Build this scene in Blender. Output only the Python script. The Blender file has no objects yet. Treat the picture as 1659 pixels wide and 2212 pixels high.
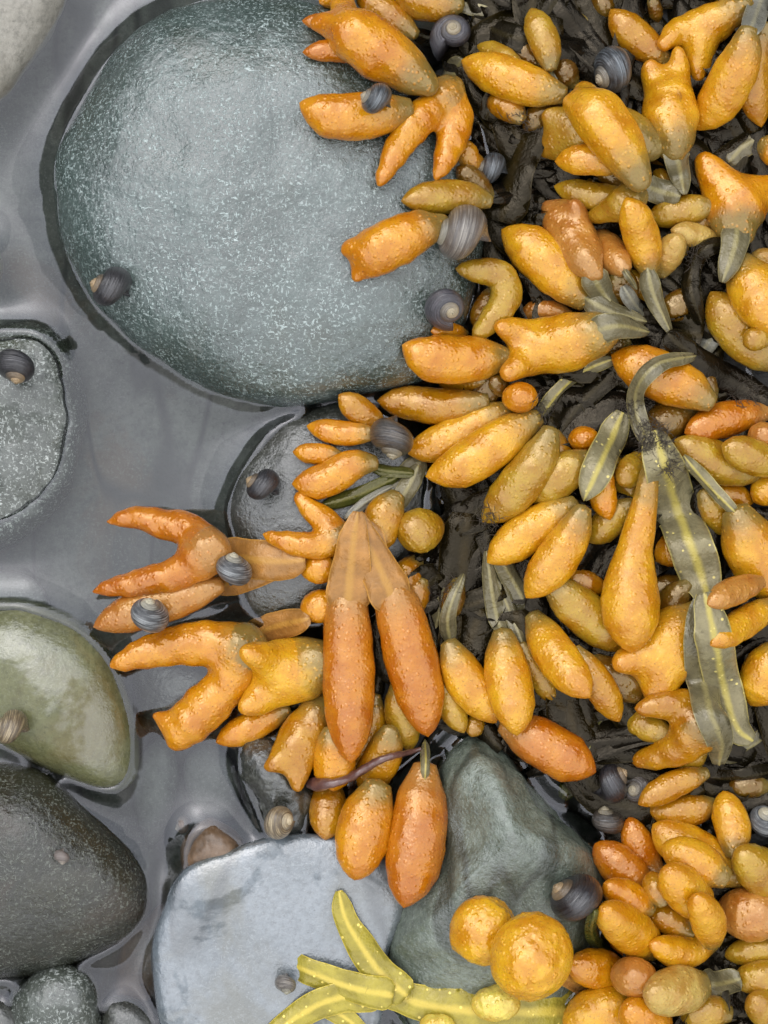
import bpy, math, random
import numpy as np
from mathutils import Vector, Matrix, noise, kdtree
random.seed(7); rng = np.random.default_rng(7)
sc = bpy.context.scene
COL = sc.collection

# ------------------------------------------------------------------ camera, sky, light, exposure
HC = 0.55                                   # camera height over the water (metres)
PX = 0.25 / 1659.0                          # one photo unit on the water plane
camd = bpy.data.cameras.new('camera'); cam = bpy.data.objects.new('camera', camd); COL.objects.link(cam)
cam.location = (0, 0, HC); cam.rotation_euler = (0, 0, 0)
camd.sensor_fit = 'VERTICAL'; camd.angle = 2 * math.atan(2212 * PX / 2 / HC)
camd.clip_start = 0.01; camd.clip_end = 100
sc.camera = cam
SUN_EL, SUN_AZ = math.radians(52), math.radians(-30)
w = bpy.data.worlds.new('World'); sc.world = w; w.use_nodes = True
nt = w.node_tree; nt.nodes.clear()
def N(t, ty, **k):
    n = t.nodes.new(ty)
    for a, b in k.items(): setattr(n, a, b)
    return n
sky = N(nt, 'ShaderNodeTexSky', sky_type='NISHITA', sun_disc=False, sun_elevation=SUN_EL, sun_rotation=SUN_AZ)
hs = N(nt, 'ShaderNodeHueSaturation'); hs.inputs['Saturation'].default_value = 0.22
nt.links.new(sky.outputs[0], hs.inputs['Color'])
tc = N(nt, 'ShaderNodeTexCoord'); sx = N(nt, 'ShaderNodeSeparateXYZ'); nt.links.new(tc.outputs['Generated'], sx.inputs[0])
nz = N(nt, 'ShaderNodeTexNoise'); nz.inputs['Scale'].default_value = 2.2; nz.inputs['Detail'].default_value = 3
nt.links.new(tc.outputs['Generated'], nz.inputs['Vector'])
ma = N(nt, 'ShaderNodeMath', operation='MULTIPLY_ADD'); ma.inputs[1].default_value = 0.35
nt.links.new(nz.outputs['Fac'], ma.inputs[0]); nt.links.new(sx.outputs['Z'], ma.inputs[2])
mr = N(nt, 'ShaderNodeMapRange', interpolation_type='SMOOTHSTEP')
for i, v in ((1, 0.67), (2, 0.75), (3, 0.045), (4, 1.0)): mr.inputs[i].default_value = v
nt.links.new(ma.outputs[0], mr.inputs[0])
mx = N(nt, 'ShaderNodeMix', data_type='RGBA', blend_type='MULTIPLY'); mx.inputs['Factor'].default_value = 1
nt.links.new(hs.outputs[0], mx.inputs['A']); nt.links.new(mr.outputs[0], mx.inputs['B'])
bg = N(nt, 'ShaderNodeBackground'); bg.inputs['Strength'].default_value = 0.15
wo = N(nt, 'ShaderNodeOutputWorld'); nt.links.new(mx.outputs['Result'], bg.inputs[0]); nt.links.new(bg.outputs[0], wo.inputs[0])
sund = bpy.data.lights.new('sun', 'SUN'); sund.energy = 0.5; sund.angle = math.radians(120); sund.color = (1.0, 0.97, 0.92)
sun = bpy.data.objects.new('sun', sund); COL.objects.link(sun)
sun.rotation_euler = (math.radians(90) - SUN_EL, 0, math.radians(25)); sun.location = (-0.5, 0.5, 2)
sc.view_settings.view_transform = 'Standard'; sc.view_settings.look = 'None'; sc.view_settings.gamma = 1
sc.view_settings.exposure = 1.7

# ------------------------------------------------------------------ helpers
def W(p, z=0.0):
    s = PX * (HC - z) / HC
    return Vector(((p[0] - 829.5) * s, (1106 - p[1]) * s, z))
def WA(P, z):
    s = PX * (HC - z) / HC
    return np.stack([(P[:, 0] - 829.5) * s, (1106 - P[:, 1]) * s, z], 1)
def spline(pts, n, closed=False):
    P = np.array(pts, float)
    if len(P) == 2 and not closed: P = np.array([P[0], (P[0] + P[1]) / 2, P[1]])
    if closed: Q = np.vstack([P[-1:], P, P[:2]])
    else: Q = np.vstack([2 * P[0] - P[1], P, 2 * P[-1] - P[-2]])
    segs = len(Q) - 3; out = []
    for i in range(segs):
        a, b, c, d = Q[i:i + 4]; t = np.linspace(0, 1, 24, endpoint=False)[:, None]
        out.append(.5 * ((2 * b) + (-a + c) * t + (2 * a - 5 * b + 4 * c - d) * t ** 2 + (-a + 3 * b - 3 * c + d) * t ** 3))
    out = np.vstack(out + ([Q[1:2]] if closed else [Q[-2:-1]]))
    L = np.r_[0, np.cumsum(np.linalg.norm(np.diff(out[:, :2], axis=0), axis=1) + 1e-9)]
    u = np.linspace(0, L[-1], n + 1 if closed else n)
    R = np.stack([np.interp(u, L, out[:, k]) for k in range(out.shape[1])], 1)
    return R[:-1] if closed else R
def smooth1(a, k):
    for _ in range(k):
        b = np.r_[a[0], a, a[-1]]; a = (b[:-2] + 2 * b[1:-1] + b[2:]) / 4
    return a
# height map of everything laid down so far (photo units, 6-unit cells): lets each frond rest on what is below
GS = 6; X0, Y0 = -260, -260; GW, GH = 370, 460
HM = np.zeros((GH, GW))
def cell(p): return (p[..., 1] - Y0) / GS, (p[..., 0] - X0) / GS
def splat(P, z):
    j, i = cell(P); j = j.astype(int); i = i.astype(int)
    for dj in (0, 1):
        for di in (0, 1):
            jj, ii = j + dj, i + di; ok = (jj >= 0) & (jj < GH) & (ii >= 0) & (ii < GW)
            np.maximum.at(HM, (jj[ok], ii[ok]), z[ok])
def disk(p, r):
    j, i = (p[1] - Y0) / GS, (p[0] - X0) / GS; q = max(r / GS, .8)
    j0, j1, i0, i1 = int(max(0, j - q)), int(min(GH - 1, j + q + 1)), int(max(0, i - q)), int(min(GW - 1, i + q + 1))
    if j1 <= j0 or i1 <= i0: return None
    JJ, II = np.mgrid[j0:j1 + 1, i0:i1 + 1]; d2 = ((JJ - j) ** 2 + (II - i) ** 2) / q ** 2
    m = d2 <= 1
    if not m.any(): return None
    return JJ[m], II[m], d2[m]
def height(p, r, q=85):
    d = disk(p, r)
    return 0.0 if d is None else float(np.percentile(HM[d[0], d[1]], q))
def lay_ball(p, r, z, rz):
    d = disk(p, r)
    if d is not None:
        HM[d[0], d[1]] = np.maximum(HM[d[0], d[1]], z + rz * np.sqrt(1 - d[2]))
def mesh_obj(name, V, F, mat, parent=None, origin=(0, 0, 0), along=None, uv=None, smooth=True, n1=None):
    me = bpy.data.meshes.new(name)
    V = np.asarray(V, float) - np.asarray(origin, float)
    me.from_pydata([tuple(v) for v in V], [], [tuple(int(i) for i in f) for f in F]); me.update()
    if along is not None:
        at = me.attributes.new('along', 'FLOAT', 'POINT'); at.data.foreach_set('value', np.asarray(along, np.float32))
    if uv is not None:
        ul = me.uv_layers.new(name='UVMap'); li = np.zeros(len(me.loops), np.int32); me.loops.foreach_get('vertex_index', li)
        ul.data.foreach_set('uv', np.asarray(uv, np.float32)[li].ravel())
    if smooth: me.polygons.foreach_set('use_smooth', np.ones(len(me.polygons), bool))
    if mat: me.materials.append(mat)
    o = bpy.data.objects.new(name, me); COL.objects.link(o)
    if parent is not None: o.parent = parent
    else: o.location = origin
    return o
def tag(o, label=None, cat=None, group=None, kind=None):
    for k, v in (('label', label), ('category', cat), ('group', group), ('kind', kind)):
        if v: o[k] = v
def root(name, loc, label, cat, group=None):
    o = bpy.data.objects.new(name, None); COL.objects.link(o); o.location = loc; o.empty_display_size = .005
    tag(o, label, cat, group); return o

# ------------------------------------------------------------------ materials
def newmat(name):
    m = bpy.data.materials.new(name); m.use_nodes = True; t = m.node_tree; t.nodes.clear()
    b = N(t, 'ShaderNodeBsdfPrincipled'); o = N(t, 'ShaderNodeOutputMaterial'); t.links.new(b.outputs[0], o.inputs[0])
    return m, t, b
def val(x): return (*x, 1) if len(x) == 3 else x
def noise_n(t, vec, scale, detail=4, rough=.55, dist=0):
    n = N(t, 'ShaderNodeTexNoise'); n.inputs['Scale'].default_value = scale; n.inputs['Detail'].default_value = detail
    n.inputs['Roughness'].default_value = rough; n.inputs['Distortion'].default_value = dist
    if vec is not None: t.links.new(vec, n.inputs['Vector'])
    return n.outputs['Fac']
def rng_n(t, v, a, b, c=0., d=1.):
    n = N(t, 'ShaderNodeMapRange', interpolation_type='SMOOTHSTEP'); t.links.new(v, n.inputs[0])
    for i, q in ((1, a), (2, b), (3, c), (4, d)): n.inputs[i].default_value = q
    return n.outputs[0]
def mix_n(t, f, a, b, mode='MIX'):
    n = N(t, 'ShaderNodeMix', data_type='RGBA', blend_type=mode)
    for s, v in (('Factor', f), ('A', a), ('B', b)):
        i = [q for q in n.inputs if q.name == s and (q.type == 'RGBA' or s == 'Factor' and q.type == 'VALUE')][0]
        if isinstance(v, (int, float)): i.default_value = v
        elif isinstance(v, tuple): i.default_value = val(v)
        else: t.links.new(v, i)
    return n.outputs['Result']
def math_n(t, op, a, b=None):
    n = N(t, 'ShaderNodeMath', operation=op)
    for i, v in ((0, a), (1, b)):
        if v is None: continue
        if isinstance(v, (int, float)): n.inputs[i].default_value = v
        else: t.links.new(v, n.inputs[i])
    return n.outputs[0]
def bump_n(t, h, strength, dist, prev=None):
    n = N(t, 'ShaderNodeBump'); n.inputs['Strength'].default_value = strength; n.inputs['Distance'].default_value = dist
    t.links.new(h, n.inputs['Height'])
    if prev is not None: t.links.new(prev, n.inputs['Normal'])
    return n.outputs[0]
def mapping(t, vec, scale, rot=0):
    n = N(t, 'ShaderNodeMapping'); n.inputs['Scale'].default_value = scale; n.inputs['Rotation'].default_value = (0, 0, rot)
    t.links.new(vec, n.inputs['Vector']); return n.outputs[0]

def stone(name, c1, c2, fleck=(.4, .42, .4), famt=.5, rough=.35, stain=(.05, .05, .02), samt=.4, coat=.6, coat_ior=1.7, bump=1.0, spec=.6, vein=0.0, seed=0.0, film=0):
    m, t, b = newmat(name); tcn = N(t, 'ShaderNodeTexCoord')
    mp = N(t, 'ShaderNodeMapping'); mp.inputs['Location'].default_value = (seed, seed * .7, 0); t.links.new(tcn.outputs['Object'], mp.inputs[0]); v = mp.outputs[0]
    col = mix_n(t, rng_n(t, noise_n(t, v, 38, 6, .6), .35, .65), c1, c2)
    col = mix_n(t, rng_n(t, noise_n(t, v, 420, 5, .65), .4, .7, 0, .55), col, tuple(q * .5 for q in c1))
    st = rng_n(t, noise_n(t, v, 22, 5, .6, .6), .52, .68, 0, samt); col = mix_n(t, st, col, stain)
    f1 = noise_n(t, mapping(t, v, (1250, 640, 900), .75), 1, 4, .7)
    f2 = noise_n(t, mapping(t, v, (640, 1250, 900), .6), 1, 4, .7)
    patch = rng_n(t, noise_n(t, v, 60, 3), .3, .7, .35, 1)
    fl = math_n(t, 'MULTIPLY', rng_n(t, math_n(t, 'MAXIMUM', f1, f2), .565, .63, 0, famt), patch)
    col = mix_n(t, fl, col, fleck)
    pit = rng_n(t, noise_n(t, mapping(t, v, (900, 1500, 900), -.4), 1, 3, .6), .62, .74, 0, .6); col = mix_n(t, pit, col, tuple(q * .3 for q in c1))
    if vein:
        wv = N(t, 'ShaderNodeTexNoise'); wv.inputs['Scale'].default_value = 30; t.links.new(mapping(t, v, (1, .25, 1), .5), wv.inputs['Vector'])
        vv = math_n(t, 'ABSOLUTE', math_n(t, 'SUBTRACT', wv.outputs['Fac'], .5))
        col = mix_n(t, rng_n(t, vv, .0, .035, vein, 0), col, tuple(q * .35 for q in c1))
    t.links.new(col, b.inputs['Base Color'])
    r = rng_n(t, noise_n(t, v, 90, 4), .3, .7, rough - .1, rough + .12); t.links.new(r, b.inputs['Roughness'])
    b.inputs['Specular IOR Level'].default_value = spec
    b.inputs['Coat Weight'].default_value = coat; b.inputs['Coat IOR'].default_value = coat_ior
    if film: t.links.new(rng_n(t, noise_n(t, v, film, 6, .6, .4), .40, .47, .12, coat), b.inputs['Coat Weight'])
    t.links.new(math_n(t, 'MULTIPLY', r, .7), b.inputs['Coat Roughness'])
    n = bump_n(t, noise_n(t, v, 45, 6, .62), .55 * bump, .004)
    n = bump_n(t, noise_n(t, v, 800, 4, .7), .42 * bump, .0006, n)
    n = bump_n(t, fl, .35 * bump, .0003, n)
    t.links.new(n, b.inputs['Normal']); t.links.new(n, b.inputs['Coat Normal'])
    return m

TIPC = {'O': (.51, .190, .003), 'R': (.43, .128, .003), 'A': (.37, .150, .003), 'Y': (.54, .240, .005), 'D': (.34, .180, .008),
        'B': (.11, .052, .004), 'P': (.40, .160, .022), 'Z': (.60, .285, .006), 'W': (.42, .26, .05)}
tipm = {}
def tip_mat(c):
    if c in tipm: return tipm[c]
    m, t, b = newmat('swollen tip ' + c); tcn = N(t, 'ShaderNodeTexCoord'); v = tcn.outputs['Object']
    at = N(t, 'ShaderNodeAttribute', attribute_name='along'); al = at.outputs['Fac']
    base = TIPC[c]
    hi = tuple(min(1, q * k) for q, k in zip(base, (1.12, 1.3, 1.8))); lo = tuple(q * k for q, k in zip(base, (.82, .68, .6)))
    col = mix_n(t, rng_n(t, noise_n(t, v, 110, 5, .6), .3, .7), lo, hi)
    col = mix_n(t, rng_n(t, noise_n(t, v, 900, 3, .7), .45, .75, 0, .4), col, lo)
    alw = math_n(t, 'ADD', al, math_n(t, 'MULTIPLY', math_n(t, 'SUBTRACT', noise_n(t, v, 160, 4), .5), .3))
    olive = (.16, .115, .028) if c not in 'RP' else (.34, .155, .035)
    col = mix_n(t, rng_n(t, alw, .02, .34, .92, 0), col, olive)
    col = mix_n(t, rng_n(t, alw, .86, 1.02, 0, .45), col, tuple(q * k for q, k in zip(base, (.8, .62, 1.2))))
    # pores: tiny brown dots and rusty scars
    vo = N(t, 'ShaderNodeTexVoronoi'); vo.inputs['Scale'].default_value = 540; t.links.new(v, vo.inputs['Vector'])
    col = mix_n(t, rng_n(t, vo.outputs['Distance'], .10, .34, .40, 0), col, tuple(min(1, q * 1.4 + .012) for q in base))
    col = mix_n(t, rng_n(t, noise_n(t, v, 1500, 2, .7), .60, .70, 0, .55), col, (.12, .025, .004))
    col = mix_n(t, rng_n(t, noise_n(t, v, 70, 5, .7, 1.), .66, .74, 0, .55), col, (.13, .036, .008))
    t.links.new(col, b.inputs['Base Color'])
    b.inputs['Subsurface Weight'].default_value = .18; b.inputs['Subsurface Radius'].default_value = (.004, .0018, .0005); b.inputs['Subsurface Scale'].default_value = 1
    b.inputs['IOR'].default_value = 1.95 if c not in 'W' else 1.75; b.inputs['Specular Tint'].default_value = (1, .80, .52, 1)
    t.links.new(rng_n(t, noise_n(t, v, 130, 3), .35, .65, .06, .19) if c not in 'YDWZ' else rng_n(t, noise_n(t, v, 130, 3), .35, .65, .12, .30), b.inputs['Roughness'])
    vs = N(t, 'ShaderNodeTexVoronoi', feature='SMOOTH_F1'); vs.inputs['Scale'].default_value = 600; t.links.new(v, vs.inputs['Vector'])
    n = bump_n(t, noise_n(t, v, 150, 3, .55), .36, .0020)
    n = bump_n(t, rng_n(t, vo.outputs['Distance'], .08, .42, 1, 0), .50, .00032, n)
    n = bump_n(t, noise_n(t, v, 1300, 3), .35, .0003, n)
    t.links.new(n, b.inputs['Normal'])
    tipm[c] = m; return m

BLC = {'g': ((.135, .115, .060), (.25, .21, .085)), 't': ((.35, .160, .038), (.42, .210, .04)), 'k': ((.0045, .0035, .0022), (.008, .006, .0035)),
       'b': ((.007, .0054, .0025), (.018, .0135, .0045)), 'y': ((.32, .265, .035), (.60, .46, .075)), 'o': ((0.0660, 0.0693, 0.0132), (0.1122, 0.1056, 0.0198)),
       's': ((0.1716, 0.1650, 0.1320), (0.2376, 0.2178, 0.1452)), 'n': ((.008, .0058, .0017), (.021, .014, .0035)), 'v': ((.20, .175, .095), (.44, .36, .085))}
blm = {}
def blade_mat(c):
    if c in blm: return blm[c]
    m, t, b = newmat('blade ' + c); tcn = N(t, 'ShaderNodeTexCoord'); v = tcn.outputs['Object']
    su = N(t, 'ShaderNodeSeparateXYZ'); t.links.new(tcn.outputs['UV'], su.inputs[0])
    c1, c2 = BLC[c]; dv = math_n(t, 'ABSOLUTE', math_n(t, 'SUBTRACT', su.outputs['Y'], .5))
    col = mix_n(t, rng_n(t, noise_n(t, v, 130, 5, .6), .3, .7), tuple(q * .72 for q in c1), tuple(min(1, q * 1.2) for q in c1))
    dvn = math_n(t, 'ADD', dv, math_n(t, 'MULTIPLY', math_n(t, 'SUBTRACT', noise_n(t, v, 180, 3), .5), .12))
    col = mix_n(t, rng_n(t, dvn, .02, .15, .9, 0), col, c2)
    col = mix_n(t, rng_n(t, dv, .45, .50, 0, .5), col, tuple(min(1, q * 1.6) for q in c2))
    dk = (.012, .009, .004) if c not in 'yt' else tuple(q * .5 for q in c1)
    col = mix_n(t, rng_n(t, noise_n(t, v, 260, 5, .7, .8), .58, .72, 0, .55), col, dk)
    if c in 'yv':
        vo = N(t, 'ShaderNodeTexVoronoi'); vo.inputs['Scale'].default_value = 300; t.links.new(v, vo.inputs['Vector'])
        col = mix_n(t, rng_n(t, vo.outputs['Distance'], .10, .17, .8, 0), col, tuple(min(1, q * 1.5 + .06) for q in c2))
    t.links.new(col, b.inputs['Base Color'])
    dark = c in 'knb'
    t.links.new(rng_n(t, noise_n(t, v, 140, 3), .35, .65, .08, .34), b.inputs['Roughness'])
    b.inputs['IOR'].default_value = 1.38 if dark else 1.6
    b.inputs['Specular Tint'].default_value = (1, .86, .66, 1) if c not in 'gs' else (1, .95, .85, 1)
    n = bump_n(t, noise_n(t, v, 260, 4, .6), .5, .0014); n = bump_n(t, noise_n(t, v, 1300, 2, .6), .35, .0003, n)
    t.links.new(n, b.inputs['Normal'])
    blm[c] = m; return m

SHC = {'dark': ((.007, .006, .008), (.034, .031, .036), (.42, .29, .15), .6), 'grey': ((.016, .018, .022), (.24, .25, .25), (.60, .54, .38), 1.0),
       'blue': ((.008, .010, .013), (.13, .15, .165), (.45, .38, .26), .85), 'worn': ((.075, .062, .052), (.27, .24, .20), (.40, .38, .28), .8),
       'purple': ((.018, .016, .022), (.085, .076, .09), (.46, .38, .24), .7), 'tan': ((.085, .058, .030), (.36, .28, .16), (.66, .54, .34), 1.0),
       'brown': ((.018, .013, .010), (.10, .078, .056), (.40, .34, .22), .8), 'pale': ((0.1386, 0.1122, 0.0990), (0.2376, 0.1980, 0.1716), (0.3960, 0.3432, 0.2772), .6)}
shm = {}
def shell_mat(c):
    if c in shm: return shm[c]
    m, t, b = newmat('shell ' + c); tcn = N(t, 'ShaderNodeTexCoord'); v = tcn.outputs['Object']
    su = N(t, 'ShaderNodeSeparateXYZ'); t.links.new(tcn.outputs['UV'], su.inputs[0])
    al = N(t, 'ShaderNodeAttribute', attribute_name='along').outputs['Fac']
    dk, lt, ap, amt = SHC[c]
    s1 = rng_n(t, noise_n(t, mapping(t, tcn.outputs['UV'], (2.2, 62, 1)), 1, 4, .65), .40, .60)
    nn = noise_n(t, mapping(t, tcn.outputs['UV'], (7, 14, 1)), 1, 4, .6)
    f = math_n(t, 'MULTIPLY', s1, rng_n(t, nn, .34, .62, .12, amt))
    col = mix_n(t, f, dk, lt)
    g = noise_n(t, mapping(t, tcn.outputs['UV'], (160, 3, 1)), 1, 3, .6)
    col = mix_n(t, rng_n(t, g, .56, .7, 0, .45), col, tuple(q * .55 for q in dk))
    aw = math_n(t, 'ADD', al, math_n(t, 'MULTIPLY', math_n(t, 'SUBTRACT', noise_n(t, v, 420, 4), .5), .22))
    col = mix_n(t, rng_n(t, aw, .50, .80, .97, 0), col, mix_n(t, s1, tuple(q * .6 for q in ap), ap))
    t.links.new(col, b.inputs['Base Color']); b.inputs['Roughness'].default_value = .38
    b.inputs['Coat Weight'].default_value = .8; b.inputs['Coat IOR'].default_value = 1.58; b.inputs['Coat Roughness'].default_value = .09
    n = bump_n(t, s1, .45, .0003); n = bump_n(t, g, .2, .0002, n)
    t.links.new(n, b.inputs['Normal']); t.links.new(n, b.inputs['Coat Normal'])
    shm[c] = m; return m

# ------------------------------------------------------------------ stones
def rock(name, outline, ztop, zc, depth, mat, label, e=.9, peak=None, amp=.0012, kind=None, seed=0, cat='stone', nth=120, nph=46, group='stones of the rock pool', fr=28):
    O = spline(outline, nth, closed=True); c0 = O.mean(0); pk = np.array(peak if peak else c0, float)
    rngp = np.linspace(0.0, math.pi * .86, nph); V = []
    def ring(ph, OO):
        s = math.sin(ph) ** e if ph < math.pi / 2 else math.sin(ph) ** .7
        cc = math.cos(ph); z = zc + (ztop - zc) * max(cc, 0) ** e if cc >= 0 else zc - depth * (-cc)
        c = pk + (c0 - pk) * min(1, s)
        return c + (OO - c0) * s, z
    for ph in rngp[1:]:
        P, z = ring(ph, O); V.append(WA(P, np.full(len(P), z)))
    top = WA(pk[None], np.array([ztop])); bot = WA(c0[None], np.array([zc - depth]))
    A = np.vstack([top] + V + [bot]); F = []
    for j in range(nth): F.append((0, 1 + j, 1 + (j + 1) % nth))
    R = len(V)
    for r in range(R - 1):
        a, b = 1 + r * nth, 1 + (r + 1) * nth
        for j in range(nth): k = (j + 1) % nth; F.append((a + j, b + j, b + k, a + k))
    last = 1 + R * nth; a = 1 + (R - 1) * nth
    for j in range(nth): F.append((a + j, last, a + (j + 1) % nth))
    cen = A.mean(0)
    for i in range(len(A)):
        q = Vector(A[i]); d = (q - Vector(cen)); d.normalize()
        n = noise.fractal(q * fr + Vector((seed, seed * 2, 0)), 1, 2.1, 4)
        A[i] = np.array(q + d * (amp * n))
    og = W(c0, zc)
    o = mesh_obj(name, A, F, mat, None, tuple(og))
    if kind: tag(o, kind=kind)
    else: tag(o, label, cat, group)
    for ph in np.linspace(0, math.pi / 2, 150):
        P, z = ring(ph, spline(outline, 500, closed=True)); splat(P, np.full(len(P), z))
    return o

M_big = stone('wet green grey stone', (.030, .050, .043), (.058, .086, .077), (.38, .46, .44), .85, .20, (.025, .034, .016), .5, coat=1.0, coat_ior=1.70, bump=1.05)
M_dark = stone('wet dark stone', (0.0224, 0.0238, 0.0182), (0.0420, 0.0434, 0.0336), (0.2100, 0.2170, 0.1820), .35, .30, (0.0245, 0.0210, 0.0112), .5, coat=.8, coat_ior=1.8, seed=3)
M_olive = stone('olive stone', (.105, .108, .045), (.165, .165, .080), (.27, .28, .18), .25, .22, (.11, .085, .03), .6, coat=1, coat_ior=1.8, bump=.5, spec=.3, seed=5, film=26)
M_brown = stone('dark brown stone', (.013, .014, .008), (.027, .026, .014), (.22, .24, .20), .55, .18, (.030, .017, .007), .8, coat=1, coat_ior=1.5, bump=1.1, spec=.3, seed=7)
M_slab = stone('smooth blue grey stone', (.10, .122, .138), (.165, .19, .21), (.24, .27, .28), .35, .12, (.085, .085, .06), .7, coat=1.0, coat_ior=1.95, bump=.6, vein=.7, seed=9, film=34)
M_green = stone('veined green stone', (.080, .100, .072), (.165, .195, .155), (.30, .34, .29), .4, .32, (.05, .052, .020), .8, coat=.8, coat_ior=1.65, bump=1.4, vein=.8, seed=11)
M_beige = stone('pale beige stone', (0.2046, 0.1922, 0.1550), (0.2852, 0.2666, 0.2232), (0.3720, 0.3596, 0.3100), .4, .55, (0.1240, 0.0868, 0.0434), .35, coat=.15, bump=.6, seed=13)
M_sub = stone('submerged grey stone', (0.0910, 0.1015, 0.0910), (0.1470, 0.1610, 0.1470), (0.3150, 0.3290, 0.3010), .5, .5, (0.0700, 0.0700, 0.0420), .4, coat=0, bump=.5, seed=15)
M_spk = stone('white speckled stone', (.030, .038, .028), (.065, .075, .060), (.42, .45, .42), 1.0, .25, (.035, .042, .010), .8, coat=.9, coat_ior=1.6, bump=.9, seed=23, film=40)
M_rust = stone('rusty brown stone', (0.0910, 0.0525, 0.0245), (0.1680, 0.0980, 0.0490), (0.2940, 0.2310, 0.1750), .3, .4, (0.1120, 0.0350, 0.0140), .6, coat=.2, bump=.5, seed=17)
M_bed = stone('pool bed', (.050, .062, .052), (.165, .178, .155), (.28, .29, .26), .35, .6, (.13, .085, .045), .75, coat=0, bump=.6, vein=.9, seed=19)
M_gap_shade = stone('weedy rock painted in gap shade', (.005, .005, .004), (.011, .010, .007), (.04, .04, .03), .2, .5, (.01, .007, .005), .5, coat=.12, coat_ior=1.5, bump=1.2, spec=.3, seed=21)  # near-black rock colour stands in for the shadow between the fronds

# pool bed (one sheet, a little uneven) 
def bed():
    xs = np.concatenate([np.linspace(-3, -.32, 14)[:-1], np.linspace(-.32, .32, 110), np.linspace(.32, 3, 14)[1:]])
    V = []; F = []; n = len(xs)
    for y in xs:
        for x in xs:
            z = -.020 + .0035 * noise.fractal(Vector((x * 9, y * 9, 3)), 1, 2, 4)
            V.append((x, y, z))
    for j in range(n - 1):
        for i in range(n - 1): a = j * n + i; F.append((a, a + 1, a + n + 1, a + n))
    o = mesh_obj('seabed', V, F, M_bed); tag(o, kind='structure')
bed()

rock('boulder', [(117,360),(122,450),(145,555),(190,645),(250,712),(335,780),(420,832),(505,866),(600,878),(700,868),(800,850),(900,822),(985,745),(1030,640),(1040,500),(1020,370),(975,250),(910,130),(815,48),(690,-6),(560,-22),(430,6),(320,50),(240,122),(180,212),(138,290)],
     +.030, -.002, .022, M_big, 'large rounded green grey boulder speckled white, standing in the pool', e=.70, peak=(570,400), amp=.0022, cat='boulder')
rock('stone', [(0,697),(60,694),(115,712),(158,765),(180,850),(184,945),(160,1045),(105,1120),(40,1170),(-40,1190),(-120,1120),(-160,950),(-120,780),(-60,712)],
     .0085, -.010, .008, M_spk, 'white speckled grey stone barely breaking the water at the left edge, a snail on top', e=.85, peak=(30,810), amp=.0022, fr=60)
rock('stone', [(150,-30),(122,50),(90,108),(48,162),(0,222),(-60,260),(-200,200),(-240,-20),(-150,-160),(60,-160),(150,-100)],
     .016, -.002, .014, M_beige, 'dry pale beige stone in the upper left corner', e=.75, amp=.002)
rock('stone', [(-90,1320),(0,1292),(80,1300),(160,1332),(222,1385),(268,1450),(292,1530),(300,1612),(290,1680),(250,1713),(185,1703),(100,1664),(0,1614),(-80,1570),(-130,1450)],
     .016, -.005, .012, M_olive, 'smooth olive green stone half under water with a glossy highlight', e=.85, peak=(110,1570), amp=.0012)
rock('stone', [(-80,1640),(0,1645),(80,1662),(150,1708),(222,1775),(290,1848),(328,1915),(318,1980),(262,2040),(180,2080),(90,2104),(0,2122),(-110,2120),(-190,1990),(-180,1780)],
     .026, -.002, .014, M_brown, 'dark brown rounded stone with fine speckle, a tiny snail on its side', e=.88, peak=(60,1880), amp=.0014)
rock('flat_stone', [(372,1900),(430,1852),(520,1820),(620,1800),(710,1806),(800,1830),(858,1880),(876,1955),(858,2020),(830,2090),(815,2200),(790,2330),(600,2400),(420,2360),(356,2240),(336,2140),(330,2050),(346,1970)],
     .013, .003, .020, M_slab, 'flat smooth blue grey stone reflecting the sky', e=.34, peak=(590,2060), amp=.0016)
rock('pointed_rock', [(1005,1575),(1062,1596),(1112,1650),(1165,1722),(1250,1800),(1292,1870),(1310,1960),(1290,2050),(1250,2140),(1150,2230),(1000,2270),(880,2240),(815,2130),(838,2040),(862,1960),(900,1850),(925,1750),(950,1640)],
     .032, -.002, .018, M_green, 'angular veined green rock tapering to a point between the weed and the flat stone', e=1.3, peak=(1110,1800), amp=.0042, fr=34)
rock('stone', [(500,1200),(486,1120),(498,1060),(528,1000),(572,940),(625,898),(700,876),(760,868),(850,900),(920,1000),(900,1200),(760,1330),(640,1360),(560,1350),(515,1300)],
     .013, -.002, .016, M_dark, 'dark wet stone below the big boulder, a black snail on its edge', e=.8, peak=(660,1100), amp=.0016)
rock('stone', [(20,2160),(60,2110),(120,2080),(180,2086),(212,2120),(220,2170),(215,2260),(120,2300),(40,2280)], .014, -.003, .012, M_spk, 'small light grey stone below the dark brown stone', e=.8, amp=.0012, fr=60)
rock('stone', [(-60,2150),(0,2146),(40,2176),(62,2230),(30,2300),(-60,2300)], .010, -.003, .012, M_dark, 'small dark grey stone cut by the lower left corner', e=.8, amp=.001)
rock('stone', [(215,2170),(260,2150),(310,2172),(345,2220),(330,2300),(230,2300)], .009, -.003, .012, M_dark, 'small dark grey stone at the bottom edge beside the flat stone', e=.8, amp=.001)
rock('stone', [(392,1870),(402,1800),(448,1768),(500,1788),(535,1830),(520,1890),(440,1910)], .010, -.003, .012, M_rust, 'small rusty brown stone peeping out behind the flat stone', e=.9, amp=.0014, fr=70)
rock('stone', [(510,1620),(540,1590),(600,1590),(650,1640),(672,1720),(660,1800),(610,1830),(570,1790),(540,1720),(518,1670)], .012, -.002, .012, M_dark, 'wet dark ridge of stone under the tan banded snail', e=.75, amp=.0028, fr=70)
rock('stone', [(262,2040),(320,1975),(352,1950),(372,2000),(360,2090),(320,2160),(250,2150)], -.004, -.009, .010, M_rust, 'reddish brown stone under water between brown stone and flat stone', e=.9, amp=.0012)
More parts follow.
